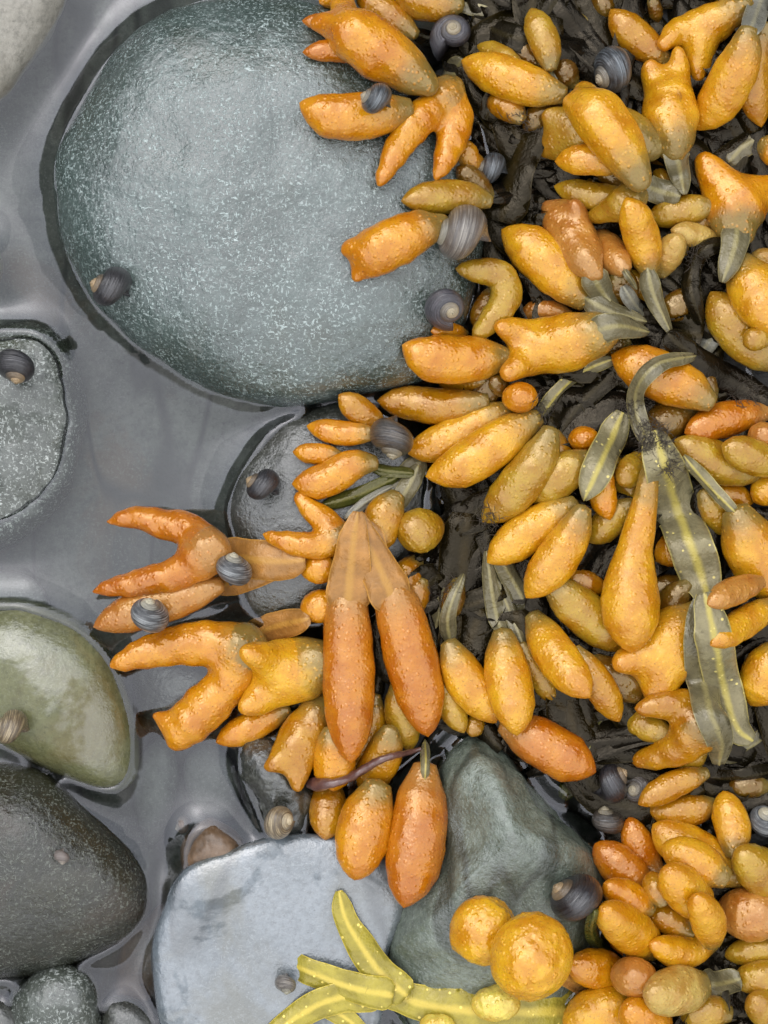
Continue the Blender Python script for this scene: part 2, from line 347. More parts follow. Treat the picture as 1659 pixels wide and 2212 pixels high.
rock('stone', [(-60,1245),(20,1235),(75,1255),(105,1300),(90,1350),(20,1370),(-70,1350)], -.003, -.008, .010, M_sub, 'pale grey pebble under water above the olive stone', e=.9, amp=.001)
rock('stone', [(300,1640),(340,1590),(370,1600),(385,1680),(370,1760),(330,1830),(305,1800),(290,1720)], -.004, -.010, .010, M_sub, 'pale grey stone under water right of the olive stone', e=.9, amp=.001)
rock('stone', [(400,1640),(450,1600),(500,1640),(520,1720),(500,1770),(440,1760),(405,1710)], -.008, -.013, .010, M_sub, 'smooth sunken grey stone in the small pool under the orange tips', e=.9, amp=.001)
rock('stone', [(-40,520),(-10,530),(5,575),(-5,615),(-50,625)], .004, -.003, .010, M_olive, 'sliver of a pale olive stone at the left edge by the boulder', e=.9, amp=.001)
rock('stone', [(280,1440),(330,1400),(420,1420),(500,1480),(520,1580),(450,1610),(350,1600),(300,1560)], -.002, -.009, .010, M_dark, 'dark stone under water below the forked orange tips', e=.9, amp=.0015)
rock('stone', [(1220,1540),(1290,1530),(1370,1570),(1400,1640),(1360,1690),(1270,1680),(1215,1620)], .006, -.002, .012, M_dark, 'dark green stone in the gap under the weed beside the pair of snails', e=.9, amp=.0012)
rock('bedrock', [(1010,-190),(985,60),(1020,300),(1060,420),(1085,640),(1010,800),(930,930),(905,1080),(880,1260),(720,1400),(670,1540),(720,1690),(850,1680),(960,1570),(1080,1600),(1180,1720),(1300,1800),(1330,2000),(1300,2330),(1500,2400),(1900,2380),(1930,1200),(1900,-180)],
     .004, -.006, .016, M_gap_shade, '', e=.45, peak=(1450,1100), amp=.003, kind='structure', nth=260, nph=60)

HROCK = HM.copy()
# ------------------------------------------------------------------ water with a meniscus climbing the stones
def water():
    m = bpy.data.materials.new('pool water'); m.use_nodes = True; t = m.node_tree; t.nodes.clear()
    tr = N(t, 'ShaderNodeBsdfTransparent'); tr.inputs[0].default_value = (.86, .89, .86, 1)
    gl = N(t, 'ShaderNodeBsdfGlossy'); gl.inputs['Roughness'].default_value = .015; gl.inputs[0].default_value = (.95, .95, 1, 1)
    fr = N(t, 'ShaderNodeFresnel'); fr.inputs[0].default_value = 1.70
    v = N(t, 'ShaderNodeTexCoord').outputs['Object']
    n = bump_n(t, noise_n(t, v, 22, 2, .5), .10, .006)
    t.links.new(n, gl.inputs['Normal']); t.links.new(n, fr.inputs['Normal'])
    mxs = N(t, 'ShaderNodeMixShader'); t.links.new(fr.outputs[0], mxs.inputs[0]); t.links.new(tr.outputs[0], mxs.inputs[1]); t.links.new(gl.outputs[0], mxs.inputs[2])
    o = N(t, 'ShaderNodeOutputMaterial'); t.links.new(mxs.outputs[0], o.inputs[0])
    m2 = HROCK > 0.0002
    edge = m2 & ~(np.roll(m2, 1, 0) & np.roll(m2, -1, 0) & np.roll(m2, 1, 1) & np.roll(m2, -1, 1))
    J, I = np.nonzero(edge); kd = kdtree.KDTree(len(J)); amp = [min(.0048, .8 * HROCK[max(0, j - 4):j + 5, max(0, i - 4):i + 5].max()) for j, i in zip(J, I)]
    for k in range(len(J)): kd.insert(W((X0 + (I[k] + .5) * GS, Y0 + (J[k] + .5) * GS), 0), k)
    kd.balance()
    xs = np.concatenate([[-3, -1, -.4, -.2], np.linspace(-.145, .145, 250), [.2, .4, 1, 3]]); ys = np.concatenate([[-3, -1, -.4, -.25], np.linspace(-.19, .19, 320), [.25, .4, 1, 3]])
    V = []; F = []; n = len(xs); Z = np.zeros((len(ys), n))
    for jy, y in enumerate(ys):
        for ix, x in enumerate(xs):
            if abs(x) < .15 and abs(y) < .195:
                px, py = x / PX + 829.5, 1106 - y / PX
                j, i = int((py - Y0) / GS), int((px - X0) / GS)
                _, kk, d = kd.find(Vector((x, y, 0)))
                if 0 <= j < GH and 0 <= i < GW and m2[j, i]: d = -d
                Z[jy, ix] = amp[kk] * math.exp(-max(d, -.0022) / .0062) if d > -.005 else 0
    for _ in range(3):
        for ax in (0, 1): Z = (np.roll(Z, 1, ax) + 2 * Z + np.roll(Z, -1, ax)) / 4
    for jy, y in enumerate(ys):
        for ix, x in enumerate(xs):
            V.append((x, y, Z[jy, ix]))
    for j in range(len(ys) - 1):
        for i in range(n - 1): a = j * n + i; F.append((a, a + 1, a + n + 1, a + n))
    o = mesh_obj('water', V, F, m); tag(o, kind='structure')
water()

# ------------------------------------------------------------------ seaweed geometry
PROF = {'w': ([0, .04, .12, .25, .45, .6, .76, .88, .95, .985, 1], [.50, .66, .82, .93, 1, .99, .90, .65, .38, .17, .0]), 's': ([0, .08, .2, .38, .56, .74, .87, .94, .98, 1], [.38, .55, .80, .97, 1, .92, .65, .38, .17, .0]),
        'e': ([0, .1, .25, .45, .65, .82, .92, .975, 1], [.45, .62, .88, 1, .95, .74, .48, .24, .0]),
        'b': (list(np.linspace(0, 1, 21)), [math.sqrt(max(0, 1 - (2 * u - 1) ** 2)) for u in np.linspace(0, 1, 21)]),
        'l': ([0, .15, .3, .45, .6, .72, .84, .93, .975, 1], [.30, .40, .50, .60, .88, 1, .96, .62, .3, .0])}
def prof(k, u):
    x, y = PROF[k]; a = np.interp(u, x, y)
    return a
def tubemesh(C, R, nr=22, flat=.84, lump=.07, seed=0, wart=0):
    C = np.asarray(C); n = len(C); T = np.gradient(C, axis=0); T /= np.linalg.norm(T, axis=1)[:, None] + 1e-12
    ref = np.array([0, 0, 1.]) if np.abs(T[:, 2]).mean() < .75 else np.array([0, 1., 0])
    V = []; 
    for i in range(n):
        s = np.cross(T[i], ref); s /= np.linalg.norm(s) + 1e-12; u = np.cross(s, T[i])
        for k in range(nr):
            a = 2 * math.pi * k / nr; d = s * math.cos(a) + u * math.sin(a) * flat
            p = C[i] + d * R[i]
            q = Vector(p) / max(R.max(), 1e-5)
            wd = max(0, .38 - noise.voronoi(Vector(p) * 400)[0][0]) * wart if wart else 0
            V.append(p + d * (R[i] * lump * noise.fractal(q * 1.15 + Vector((seed, 0, 0)), 1, 2, 3) + wd))
    F = [(i * nr + k, i * nr + (k + 1) % nr, (i + 1) * nr + (k + 1) % nr, (i + 1) * nr + k) for i in range(n - 1) for k in range(nr)]
    V.append(C[0] - T[0] * R[0] * .3); b = len(V) - 1
    F += [(b, (k + 1) % nr, k) for k in range(nr)]
    al = np.r_[np.repeat(np.linspace(0, 1, n), nr), 0]
    return np.array(V), F, al
def surfnet(chains, k, seed, vox):
    S = np.vstack([c[0] for c in chains]); RR = np.concatenate([c[1] for c in chains])
    lo = (S - RR[:, None]).min(0) - 3 * vox; hi = (S + RR[:, None]).max(0) + 3 * vox
    ns = np.ceil((hi - lo) / vox).astype(int) + 1
    G = np.stack(np.meshgrid(*[lo[i] + vox * np.arange(ns[i]) for i in range(3)], indexing='ij'), -1).reshape(-1, 3)
    D = None
    for C, R in chains:
        d = np.full(len(G), 1e9)
        for c, r in zip(C, R): d = np.minimum(d, np.sqrt((G[:, 0] - c[0]) ** 2 + (G[:, 1] - c[1]) ** 2 + ((G[:, 2] - c[2]) / .92) ** 2) - r)
        if D is None: D = d
        else:
            h = np.clip(.5 + .5 * (D - d) / k, 0, 1); D = D * (1 - h) + d * h - k * h * (1 - h)
    f = 2 * math.pi / (RR.max() * 2.2)
    D = D + RR.max() * .035 * (np.sin(G[:, 0] * f + seed) * np.sin(G[:, 1] * f * 1.2 + 2 * seed) + .6 * np.sin(G[:, 0] * f * 2.3 + G[:, 1] * f * 1.7))
    D = D.reshape(ns); ins = D < 0; idx = -np.ones(np.array(ns) - 1, int)
    c8 = [(a, b, c) for a in (0, 1) for b in (0, 1) for c in (0, 1)]; m = np.array(ns) - 1
    sl = lambda o: tuple(slice(o[q], o[q] + m[q]) for q in range(3))
    cnt = sum(ins[sl(o)].astype(int) for o in c8); act = (cnt > 0) & (cnt < 8); A = np.argwhere(act); idx[act] = np.arange(len(A))
    acc = np.zeros((len(A), 3)); num = np.zeros(len(A))
    for a in c8:
        for q in range(3):
            if a[q]: continue
            b = list(a); b[q] = 1
            va = D[tuple((A + a).T)]; vb = D[tuple((A + b).T)]; x = (va < 0) != (vb < 0)
            tt = np.where(x, va / np.where(x, va - vb, 1), 0); p = np.tile(np.array(a, float), (len(A), 1)); p[:, q] += tt
            acc += np.where(x[:, None], p, 0); num += x
    V = lo + (A + acc / num[:, None]) * vox; F = []
    for q in range(3):
        r, s = [(1, 2), (2, 0), (0, 1)][q]
        a = ins[tuple(slice(0, -1) if z == q else slice(None) for z in range(3))]; b = ins[tuple(slice(1, None) if z == q else slice(None) for z in range(3))]
        E = np.argwhere(a != b)
        E = E[(E[:, r] > 0) & (E[:, s] > 0) & (E[:, r] < ns[r] - 1) & (E[:, s] < ns[s] - 1)]
        er = np.zeros(3, int); er[r] = 1; es = np.zeros(3, int); es[s] = 1
        Q = np.stack([idx[tuple(E.T)], idx[tuple((E - er).T)], idx[tuple((E - er - es).T)], idx[tuple((E - es).T)]], 1)
        fl = ~a[tuple(E.T)]; Q[~fl] = Q[~fl][:, ::-1]; F.append(Q)
    F = np.vstack(F)
    F = F[:, ::-1]
    # relax once or twice
    for _ in range(3):
        s = np.zeros_like(V); n_ = np.zeros(len(V))
        for a, b in ((0, 1), (1, 2), (2, 3), (3, 0)):
            np.add.at(s, F[:, a], V[F[:, b]]); np.add.at(n_, F[:, a], 1); np.add.at(s, F[:, b], V[F[:, a]]); np.add.at(n_, F[:, b], 1)
        V = V * .4 + .6 * s / n_[:, None]
    return V, F

ITEMS = []; FRONDS = []
def T(pts, w, c, lay=2, fork=None, wf=None, p='s', lift=0, dz=None): return dict(t='tip', pts=pts, w=w * (1.07 if p in 'slw' else 1.03), c=c, lay=lay, fork=fork, wf=wf, p=p, lift=lift, dz=dz)
def S(pts, w, c, lay=None, lift=0, roll=0, arch=0): return dict(t='stalk', pts=pts, w=w, c=c, lay=lay, lift=lift or (9 if c in 'gvbst' and lay and lay > 2 else 0), roll=roll, arch=arch)
def FR(label, *parts):
    parts = list(parts); has_s = any(q['t'] == 'stalk' for q in parts)
    for q in [q for q in parts if q['t'] == 'tip' and q['p'] != 'b' and not q['dz']]:
        a = np.array(q['pts'][0], float); d = a - np.array(q['pts'][1], float); L = np.linalg.norm(d); d /= L
        if has_s and any(min(np.linalg.norm(np.array(p) - a) for p in r['pts']) < 75 for r in parts if r['t'] == 'stalk'): continue
        tw = np.array([1650, 850 if a[1] < 1450 else 1750]) - a; tw /= np.linalg.norm(tw); e = d + .35 * tw; e /= np.linalg.norm(e)
        parts.append(S([tuple(a - d * 16), tuple(a + d * 34), tuple(a + d * 50 + e * 42)], min(58, q['w'] * .62), random.choice('nnbg') if q['c'] not in 'PR' else 'n', 1.1 + .001 * len(FRONDS)))
    q0 = parts[0]; x0, y0 = q0['pts'][0]
    if q0['t'] == 'tip' and not q0['dz'] and q0['p'] == 's' and 1060 < x0 < 1640 and 60 < y0 < 1640 and q0['w'] > 60 and len(FRONDS) % 2 == 0:
        a = np.array(q0['pts'][0], float); d = np.array(q0['pts'][1], float) - a; d /= np.linalg.norm(d); g = random.choice((-1, 1)) * random.uniform(.6, .95)
        d = np.array([d[0] * math.cos(g) - d[1] * math.sin(g), d[0] * math.sin(g) + d[1] * math.cos(g)]); L = random.uniform(110, 150)
        parts.append(T([tuple(a), tuple(a + d * L * .5), tuple(a + d * L + np.array([0, 8]))], random.uniform(48, 62), random.choice('BBAD'), 1.2))
    f = dict(label=label, parts=parts); FRONDS.append(f)
    ml = max([q['lay'] for q in parts if q['t'] == 'tip'] or [1])
    for q in parts:
        q['f'] = f
        if q['lay'] is None: q['lay'] = ml + .5
        ITEMS.append(q)
SNAILS = []
def SN(x, y, r, ang, el, c, label, lay=4, sink=.5):
    q = dict(t='snail', x=x, y=y, r=r, ang=ang, el=el, c=c, label=label, lay=lay, sink=sink); SNAILS.append(q); ITEMS.append(q)
# ------------------------------------------------------------------ the fronds (photo units), each with its swollen tips and stalks
# --- top edge, over the big boulder
FR('big blunt twin pointed orange tip at the top with rusty prongs beneath it',
   T([(925,182),(860,138),(770,78)], 122, 'O', 3, fork=[[(770,78),(720,58),(674,52)],[(770,78),(745,30),(735,-18)]], wf=72),
   T([(800,125),(730,110),(653,113)], 46, 'R', 1.6), T([(760,70),(700,50),(652,45)], 36, 'R', 1.6))
FR('orange tip cut by the top edge above the big two-pointed tip', T([(790,-60),(740,-25),(690,8)], 62, 'O', 2.4))
FR('glossy amber tip running from the top edge towards the snail with cream apex', T([(900,78),(840,35),(768,-22)], 64, 'A', 2.2), S([(890,70),(930,85),(985,95)], 36, 'b', 1.8))
FR('wide amber tip at the top edge above the snail with the cream apex', T([(1000,10),(920,5),(850,-25)], 78, 'A', 1.9))
FR('curled orange tip with a yellow end that carries a banded blue grey snail', T([(890,232),(810,248),(730,252),(688,240),(646,222)], 98, 'O', 2.2, lift=4))
FR('orange tip forked into a wishbone with both prongs pointing down over the boulder',
   T([(975,185),(960,212)], 80, 'O', 2.8, fork=[[(960,215),(905,260),(860,320),(819,398)],[(962,215),(985,260),(968,325),(944,384)]], wf=76),
   S([(968,195),(980,165),(1000,125)], 52, 'g', 2.2))
FR('plump yellow tip pointing left below the snail with the cream apex', T([(1222,206),(1160,190),(1080,162),(996,130)], 88, 'Y', 3), S([(1215,205),(1245,208),(1275,212)], 30, 'b', 2.5))
FR('narrow olive amber tip tucked behind the plump yellow tip at the top', T([(1130,150),(1080,118),(1030,98)], 44, 'D', 1.4))
FR('short glossy olive tip under the plump yellow tip at the top', T([(1130,262),(1100,235),(1050,212)], 56, 'A', 1.4))
FR('small amber tip wedged behind the small blue snail over the boulder edge', T([(1050,360),(1015,345),(1000,300)], 48, 'A', 1.5))
FR('olive yellow tip lying level above the broad worn snail', T([(1062,436),(1010,425),(930,427),(866,434)], 70, 'D', 2.4), S([(1055,435),(1100,425),(1165,405)], 26, 'k', 1.8))
FR('notched orange tip resting on the boulder left of the broad worn snail', T([(950,482),(890,505),(820,540)], 104, 'O', 2, fork=[[(820,540),(775,535),(741,541)],[(820,540),(785,575),(768,604)]], wf=64))
FR('dull yellow tip standing upright at the top between two dark strips', T([(1190,152),(1180,100),(1160,52),(1147,17)], 64, 'D', 2.6), S([(1186,145),(1192,175),(1200,215)], 36, 'g', 2))
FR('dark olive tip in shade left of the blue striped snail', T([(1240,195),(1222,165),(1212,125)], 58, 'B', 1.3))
FR('dull olive tip hanging in from the top edge by the dark strips', T([(1285,-40),(1300,0),(1316,42)], 44, 'B', 1.6))
FR('glossy amber tip pointing up left above the blue striped snail', T([(1445,140),(1390,95),(1345,52),(1318,20)], 72, 'A', 2.2))
FR('small dark amber tip peeping down from the top edge', T([(1405,-10),(1415,20),(1422,50)], 30, 'B', 1.5))
FR('upper right corner frond, a hooked yellow and a long orange tip on grey stalks',
   T([(1610,8),(1555,42),(1510,68)], 84, 'Y', 2.8, fork=[[(1510,68),(1465,70),(1430,100)],[(1510,70),(1512,115),(1508,172)]], wf=70),
   T([(1618,60),(1600,130),(1555,215),(1501,281)], 94, 'Y', 3), S([(1612,85),(1630,40),(1655,-40)], 50, 's', 3.2), S([(1600,15),(1630,-10),(1650,-40)], 44, 'g', 2.7))
FR('two yellow notched tips joined like a V below the large striped snail',
   T([(1456,330),(1450,270),(1446,222)], 116, 'Y', 3.2, fork=[[(1446,222),(1462,160),(1465,106)],[(1446,222),(1415,175),(1402,134)]], wf=66),
   T([(1382,392),(1345,325),(1290,250)], 112, 'Y', 3.2, fork=[[(1290,250),(1268,215),(1256,186)],[(1290,250),(1255,232),(1229,214)]], wf=74),
   S([(1454,305),(1464,355),(1478,420)], 62, 'g', 3.3), S([(1372,370),(1400,405),(1470,425)], 54, 'g', 3.1))
FR('dull amber frond end with two blunt points behind the long notched tip', T([(1410,320),(1330,290),(1255,290)], 128, 'D', 2, fork=[[(1255,290),(1210,268),(1175,246)],[(1255,290),(1210,310),(1171,331)]], wf=72))
FR('short yellow tip pointing left under the long notched tip', T([(1350,362),(1280,345),(1198,349)], 64, 'Y', 2.3))
FR('tiny yellow tip showing between the two grey stalks', T([(1445,405),(1425,375),(1408,345)], 32, 'D', 1.6))
FR('long glossy olive amber tip lying level below the V of grey stalks', T([(1375,428),(1290,425),(1196,402)], 58, 'D', 2.1))
FR('dull amber forked tip lying behind the top of the upright yellow tip', T([(1380,418),(1350,440)], 70, 'D', 2.2, fork=[[(1350,440),(1315,455),(1272,472)],[(1350,440),(1370,452),(1395,470)]], wf=56))
FR('dull yellow tip lying level left of the heart shaped orange tip', T([(1545,445),(1470,455),(1398,472)], 64, 'D', 2.4))
FR('heart shaped orange tip on a pale grey stalk at the right edge', T([(1592,505),(1585,440)], 118, 'O', 3.2, fork=[[(1585,440),(1545,385),(1516,338)],[(1585,440),(1635,420),(1690,398)]], wf=92), S([(1590,470),(1588,520),(1578,560),(1560,610)], 66, 'g', 3.3))
FR('glossy amber tip at the upper right edge beside the long orange tip', T([(1655,50),(1622,150),(1645,275)], 74, 'A', 2.2), T([(1700,20),(1672,110),(1665,230)], 60, 'A', 2.1))
FR('yellow tip on a grey stalk cut by the right edge above the heart shaped', T([(1640,310),(1680,325),(1720,330)], 70, 'Y', 2.6), S([(1650,295),(1605,318),(1572,352)], 48, 'g', 2.3))
FR('dark orange strip of a tip under the upright dull tip by the top edge', T([(1270,45),(1220,32),(1172,22)], 30, 'B', 1.4))
# --- middle right
FR('peach notched tip and plump orange tip beside it, joined in one grey stalk',
   T([(1282,590),(1250,535),(1222,485)], 100, 'P', 3, fork=[[(1222,485),(1195,460),(1181,443)],[(1222,485),(1240,460),(1245,436)]], wf=62),
   T([(1268,658),(1215,600),(1150,540),(1083,495)], 102, 'Y', 3), S([(1270,570),(1300,630),(1345,685)], 62, 'g', 3.1), S([(1255,640),(1320,675),(1395,695)], 56, 'g', 3.1))
FR('small egg shaped peach tip between the notched tip and the upright yellow tip', T([(1352,588),(1320,550),(1282,498)], 74, 'P', 2.7, p='e'), S([(1345,582),(1362,605),(1375,625)], 16, 'g', 2.8))
FR('upright slim yellow tip standing on a long twisted grey stalk', T([(1405,600),(1392,535),(1372,470),(1352,425)], 76, 'Y', 3.1), S([(1396,570),(1412,640),(1450,725)], 46, 'g', 3.2), S([(1345,618),(1370,660),(1405,700)], 34, 's', 2.9))
FR('pale yellow egg shaped tip right of the upright yellow tip', T([(1422,596),(1440,555),(1472,505)], 66, 'W', 2.8, p='e'))
FR('pale yellow tip behind the pale egg shaped one', T([(1560,530),(1500,508),(1448,496)], 50, 'W', 2.4))
FR('pink amber tip half hidden above the fish tail tip with the long grey stalk', T([(1235,680),(1170,668),(1122,686)], 44, 'P', 2.2))
FR('big yellow fish tail tip on a long grey stalk running right', T([(1325,705),(1245,735),(1170,748)], 122, 'Y', 3.3, fork=[[(1170,748),(1115,720),(1075,703)],[(1170,748),(1125,785),(1090,812)]], wf=76), S([(1265,722),(1330,705),(1400,718)], 64, 'g', 3.4))
FR('large orange yellow tip pointing left below the purple snail', T([(1100,772),(1010,776),(930,772),(868,745)], 102, 'O', 2.7))
FR('dull yellow tip bent into a hook right of the purple snail', T([(982,580),(1030,585),(1082,596),(1092,645),(1062,690),(1020,732)], 66, 'D', 3.2, p='b'))
FR('amber tip in shade between the purple snail and the hooked tip', T([(1070,620),(1045,665),(1022,705)], 46, 'A', 1.8))
FR('thin orange tip just below the purple snail', T([(1010,722),(970,714),(930,716)], 34, 'O', 1.9))
FR('rusty amber tip under the large orange yellow tip', T([(1050,818),(1000,828),(940,820)], 42, 'A', 1.8))
FR('round orange tip seen end on above the twin yellow tips', T([(1124,870),(1123,858),(1121,851)], 78, 'O', 3.4, p='e', dz=[-30,10,46]))
FR('small dark amber tip left of the round orange tip', T([(1100,850),(1080,835),(1060,815)], 40, 'B', 1.8))
FR('glossy amber tip lying level just above the brown snail', T([(1055,865),(960,877),(880,870),(814,866)], 76, 'A', 2.1))
FR('twin yellow tips side by side pointing down left from a brown curved stalk', T([(1105,880),(1030,918),(950,958),(876,976)], 84, 'Y', 2.7), T([(1165,898),(1090,945),(1000,1005),(919,1030)], 96, 'Y', 3),
   S([(1155,915),(1205,845),(1260,800),(1330,775)], 36, 'v', 2.9, roll=.7, arch=14))
FR('small four-pronged orange frond left of the brown snail on the dark stone', T([(830,928),(780,890),(731,852)], 58, 'A', 2), T([(815,936),(740,936),(662,920)], 52, 'O', 2.3),
   T([(740,985),(685,980),(632,976)], 44, 'O', 2.2), T([(815,1000),(762,1005),(700,1038),(630,1046)], 74, 'O', 2.7), S([(800,1008),(840,1018),(895,1022)], 26, 'o', 2.4))
FR('pair of thin green and silver blades below the small four-pronged frond', S([(695,1092),(770,1070),(860,1030)], 34, 'o', 2, roll=.2), S([(745,1122),(790,1085),(850,1050)], 22, 's', 2.1), S([(905,1005),(880,1055),(845,1105)], 42, 'g', 2.2))
FR('orange yellow forked tip shaped like a crab claw above the two rust stalks', T([(745,1170),(728,1162)], 66, 'O', 2.5, fork=[[(728,1162),(700,1125),(665,1095),(643,1066)],[(728,1162),(680,1178),(620,1170),(572,1154)]], wf=62))
FR('stubby yellow orange tip below the crab claw tip', T([(735,1228),(690,1228),(648,1235)], 66, 'O', 2.3, p='e'))
FR('stubby deep orange tip left of the two big rust tips', T([(735,1305),(690,1310),(648,1318)], 72, 'O', 2.3, p='e'))
FR('amber tip curving down from a silver blade, beside the egg shaped tip', T([(860,1065),(828,1120),(804,1198)], 82, 'A', 2.6))
FR('egg shaped amber tip pointing right in the centre', T([(872,1172),(900,1150),(957,1128)], 98, 'D', 2.8, p='e', dz=[10,22,-6]))
FR('two big rust orange tips hanging side by side from one broad tan stalk',
   T([(748,1265),(752,1390),(754,1520),(758,1650)], 106, 'R', 3.6, p='w'), T([(842,1255),(878,1380),(905,1490),(925,1592)], 108, 'R', 3.6, p='w'),
   S([(772,1105),(765,1160),(758,1230),(750,1330)], 96, 't', 3.7, lift=6), S([(773,1125),(782,1175),(800,1262)], 104, 't', 3.66, lift=6), S([(774,1106),(788,1165),(820,1230),(860,1320)], 92, 't', 3.68, lift=6))
FR('amber tip half hidden right of the broad tan stalk', T([(905,1205),(880,1240),(850,1280)], 62, 'A', 2.2), S([(895,1212),(920,1190),(950,1165)], 30, 'b', 2.3))
FR('short glossy amber tip right of the big rust tips near the top', T([(915,1250),(898,1290),(888,1335)], 60, 'A', 2.1, p='e'))
FR('fan of five yellow tips on long olive stalks spreading down from the dark centre',
   T([(968,1385),(1000,1460),(1045,1520),(1072,1562)], 88, 'Y', 3.1), T([(1085,1360),(1094,1450),(1110,1530),(1117,1590)], 96, 'Y', 3.2), T([(1148,1325),(1190,1400),(1235,1460),(1275,1508)], 88, 'Y', 3.2),
   T([(1125,1390),(1165,1460),(1200,1522)], 50, 'D', 2.6), T([(948,1430),(970,1515),(1003,1584)], 58, 'D', 2.6),
   S([(975,1400),(968,1330),(1000,1240)], 38, 'g', 2.9, lift=16), S([(1088,1380),(1066,1300),(1050,1190)], 44, 'g', 3, lift=16), S([(1155,1345),(1110,1260),(1070,1190)], 44, 'g', 3, lift=16), S([(1132,1400),(1100,1320),(1065,1230)], 30, 'g', 2.5, lift=16), S([(952,1440),(940,1370),(965,1270)], 30, 'g', 2.4, lift=16))
FR('short olive tip at the top of the fan of yellow tips', T([(990,1250),(978,1300),(966,1340)], 48, 'B', 2.7))
FR('orange brown glossy tip right of the fan of yellow tips', T([(1240,1400),(1300,1490),(1338,1560)], 66, 'A', 2.6))
FR('olive nub below the fan of yellow tips', T([(1030,1540),(1026,1565),(1018,1592)], 40, 'D', 1.6))
FR('yellow olive tip hanging behind the right one of the big rust tips', T([(858,1470),(868,1550),(888,1622)], 68, 'D', 2.2))
FR('long amber tip showing behind the left one of the big rust tips', T([(812,1500),(800,1590),(762,1665)], 56, 'Y', 2.1))
# --- left, over the pool
FR('deep orange frond forked into a wide V over the pool, tan stalk', T([(470,1180),(440,1195)], 96, 'R', 2.6, fork=[[(440,1195),(415,1150),(350,1130),(290,1118),(235,1126)],[(440,1195),(390,1236),(310,1256),(205,1277)]], wf=74, lift=30),
   S([(450,1190),(520,1205),(600,1212),(660,1210)], 84, 't', 2.4, lift=10))
FR('pinkish orange tip over the pool carrying a white banded snail', T([(480,1262),(400,1288),(320,1312),(250,1336),(201,1355)], 84, 'P', 2.4, lift=30), S([(455,1272),(540,1245),(640,1200)], 58, 't', 2.3, lift=10))
FR('lower large orange V over the pool, one arm ending in two points', T([(548,1395),(515,1402)], 100, 'O', 2.7, fork=[[(515,1402),(460,1390),(380,1395),(310,1412),(243,1438)],[(515,1402),(495,1470),(440,1530),(390,1568),(335,1548)],[(440,1530),(410,1560),(378,1610)]], wf=98, lift=26),
   S([(515,1385),(585,1355),(670,1335)], 62, 't', 2.5, lift=8))
FR('bright yellow fat tip with two rounded lobes left of the big rust tips', T([(712,1430),(650,1445),(610,1452)], 140, 'Z', 3, fork=[[(610,1452),(565,1420),(527,1410)],[(610,1455),(570,1500),(521,1532)]], wf=84, lift=8))
FR('thin yellow orange tip sticking out below the bright yellow lobed tip', T([(625,1530),(545,1568),(466,1604)], 62, 'O', 2.3, lift=10))
FR('rust scarred orange tip with a split end above the tan banded snail', T([(700,1515),(665,1575),(640,1615)], 102, 'A', 2.6, fork=[[(640,1615),(605,1645),(576,1658)],[(640,1615),(645,1660),(642,1705)]], wf=58))
FR('orange tip crossed by the purple brown twig', T([(718,1570),(722,1640),(720,1710)], 88, 'O', 3), )
FR('pointed amber tip directly below the twig', T([(712,1680),(708,1760),(702,1815)], 76, 'A', 2.4))
FR('fat orange amber tip hanging over the flat stone, left one of the two lowest', T([(818,1690),(790,1780),(766,1902)], 120, 'O', 3, p='e', lift=8))
FR('longest orange tip hanging over the flat stone on a thread of stalk', T([(918,1650),(908,1740),(895,1850),(872,1962)], 122, 'R', 3.3, lift=12), S([(918,1690),(919,1650),(918,1600)], 20, 'v', 3.4))
FR('amber tip crossing behind the twig between the rust tips', T([(845,1570),(822,1645),(778,1708)], 80, 'A', 2.4))
# --- right middle, lower right
FR('orange amber tip lying under the arching grey stalk', T([(1540,872),(1470,832),(1400,800),(1320,766)], 102, 'O', 2.9))
FR('frond hanging from the arching stalk with long yellow tip and broad olive blade',
   T([(1408,1000),(1390,1100),(1370,1200),(1362,1290),(1365,1412)], 120, 'Y', 3.5, p='l'),
   S([(1500,770),(1420,790),(1375,850),(1388,930),(1425,985)], 40, 'g', 3.4, roll=.6, arch=26), S([(1412,930),(1455,1080),(1500,1200),(1535,1310)], 96, 'v', 3.6, lift=44),
   S([(1520,1280),(1545,1390),(1562,1480),(1590,1570),(1625,1600)], 78, 'v', 3.7, lift=40), S([(1512,1290),(1512,1420),(1530,1530),(1556,1600),(1552,1650)], 70, 'g', 3.65, lift=30, roll=-.2), S([(1560,1640),(1610,1615),(1690,1570)], 44, 'g', 3.6, roll=.5))
FR('reddish brown glossy tip at the right edge above the pair of olive yellow tips', T([(1660,890),(1570,905),(1478,936)], 74, 'R', 2.7))
FR('round pink orange tip seen end on at the right edge', T([(1650,950),(1648,938),(1645,932)], 64, 'P', 3.1, p='e', dz=[-20,10,30]))
FR('olive yellow tip pointing left, lower one of a pair at the right edge', T([(1650,1022),(1550,1000),(1456,950)], 86, 'D', 2.8))
FR('dull yellow tip leaning on the pointed olive yellow tip at the right edge', T([(1690,1012),(1620,985),(1558,960)], 74, 'D', 3))
FR('orange tip cut by the right edge below the olive yellow pair', T([(1690,1030),(1660,1055),(1628,1085)], 62, 'Y', 2.8))
FR('large yellow orange tip cut by the right edge on a curved brown stalk', T([(1592,560),(1640,640),(1690,720)], 120, 'Y', 3.2, p='e'), S([(1605,575),(1560,532),(1508,550),(1492,620),(1515,700)], 40, 'b', 3.1, arch=22, roll=.5))
FR('olive yellow tip pointing up left below the large one at the right edge', T([(1690,790),(1630,745),(1570,680),(1534,630)], 102, 'D', 3), T([(1670,735),(1640,730),(1605,745)], 50, 'D', 3.1))
FR('small pale yellow tip at the right edge beside the curved brown stalk', T([(1700,585),(1660,560),(1615,560)], 44, 'W', 2.3))
FR('dark amber tip in shade behind the twisted grey stalk', T([(1330,580),(1345,620),(1352,665)], 66, 'B', 1.6))
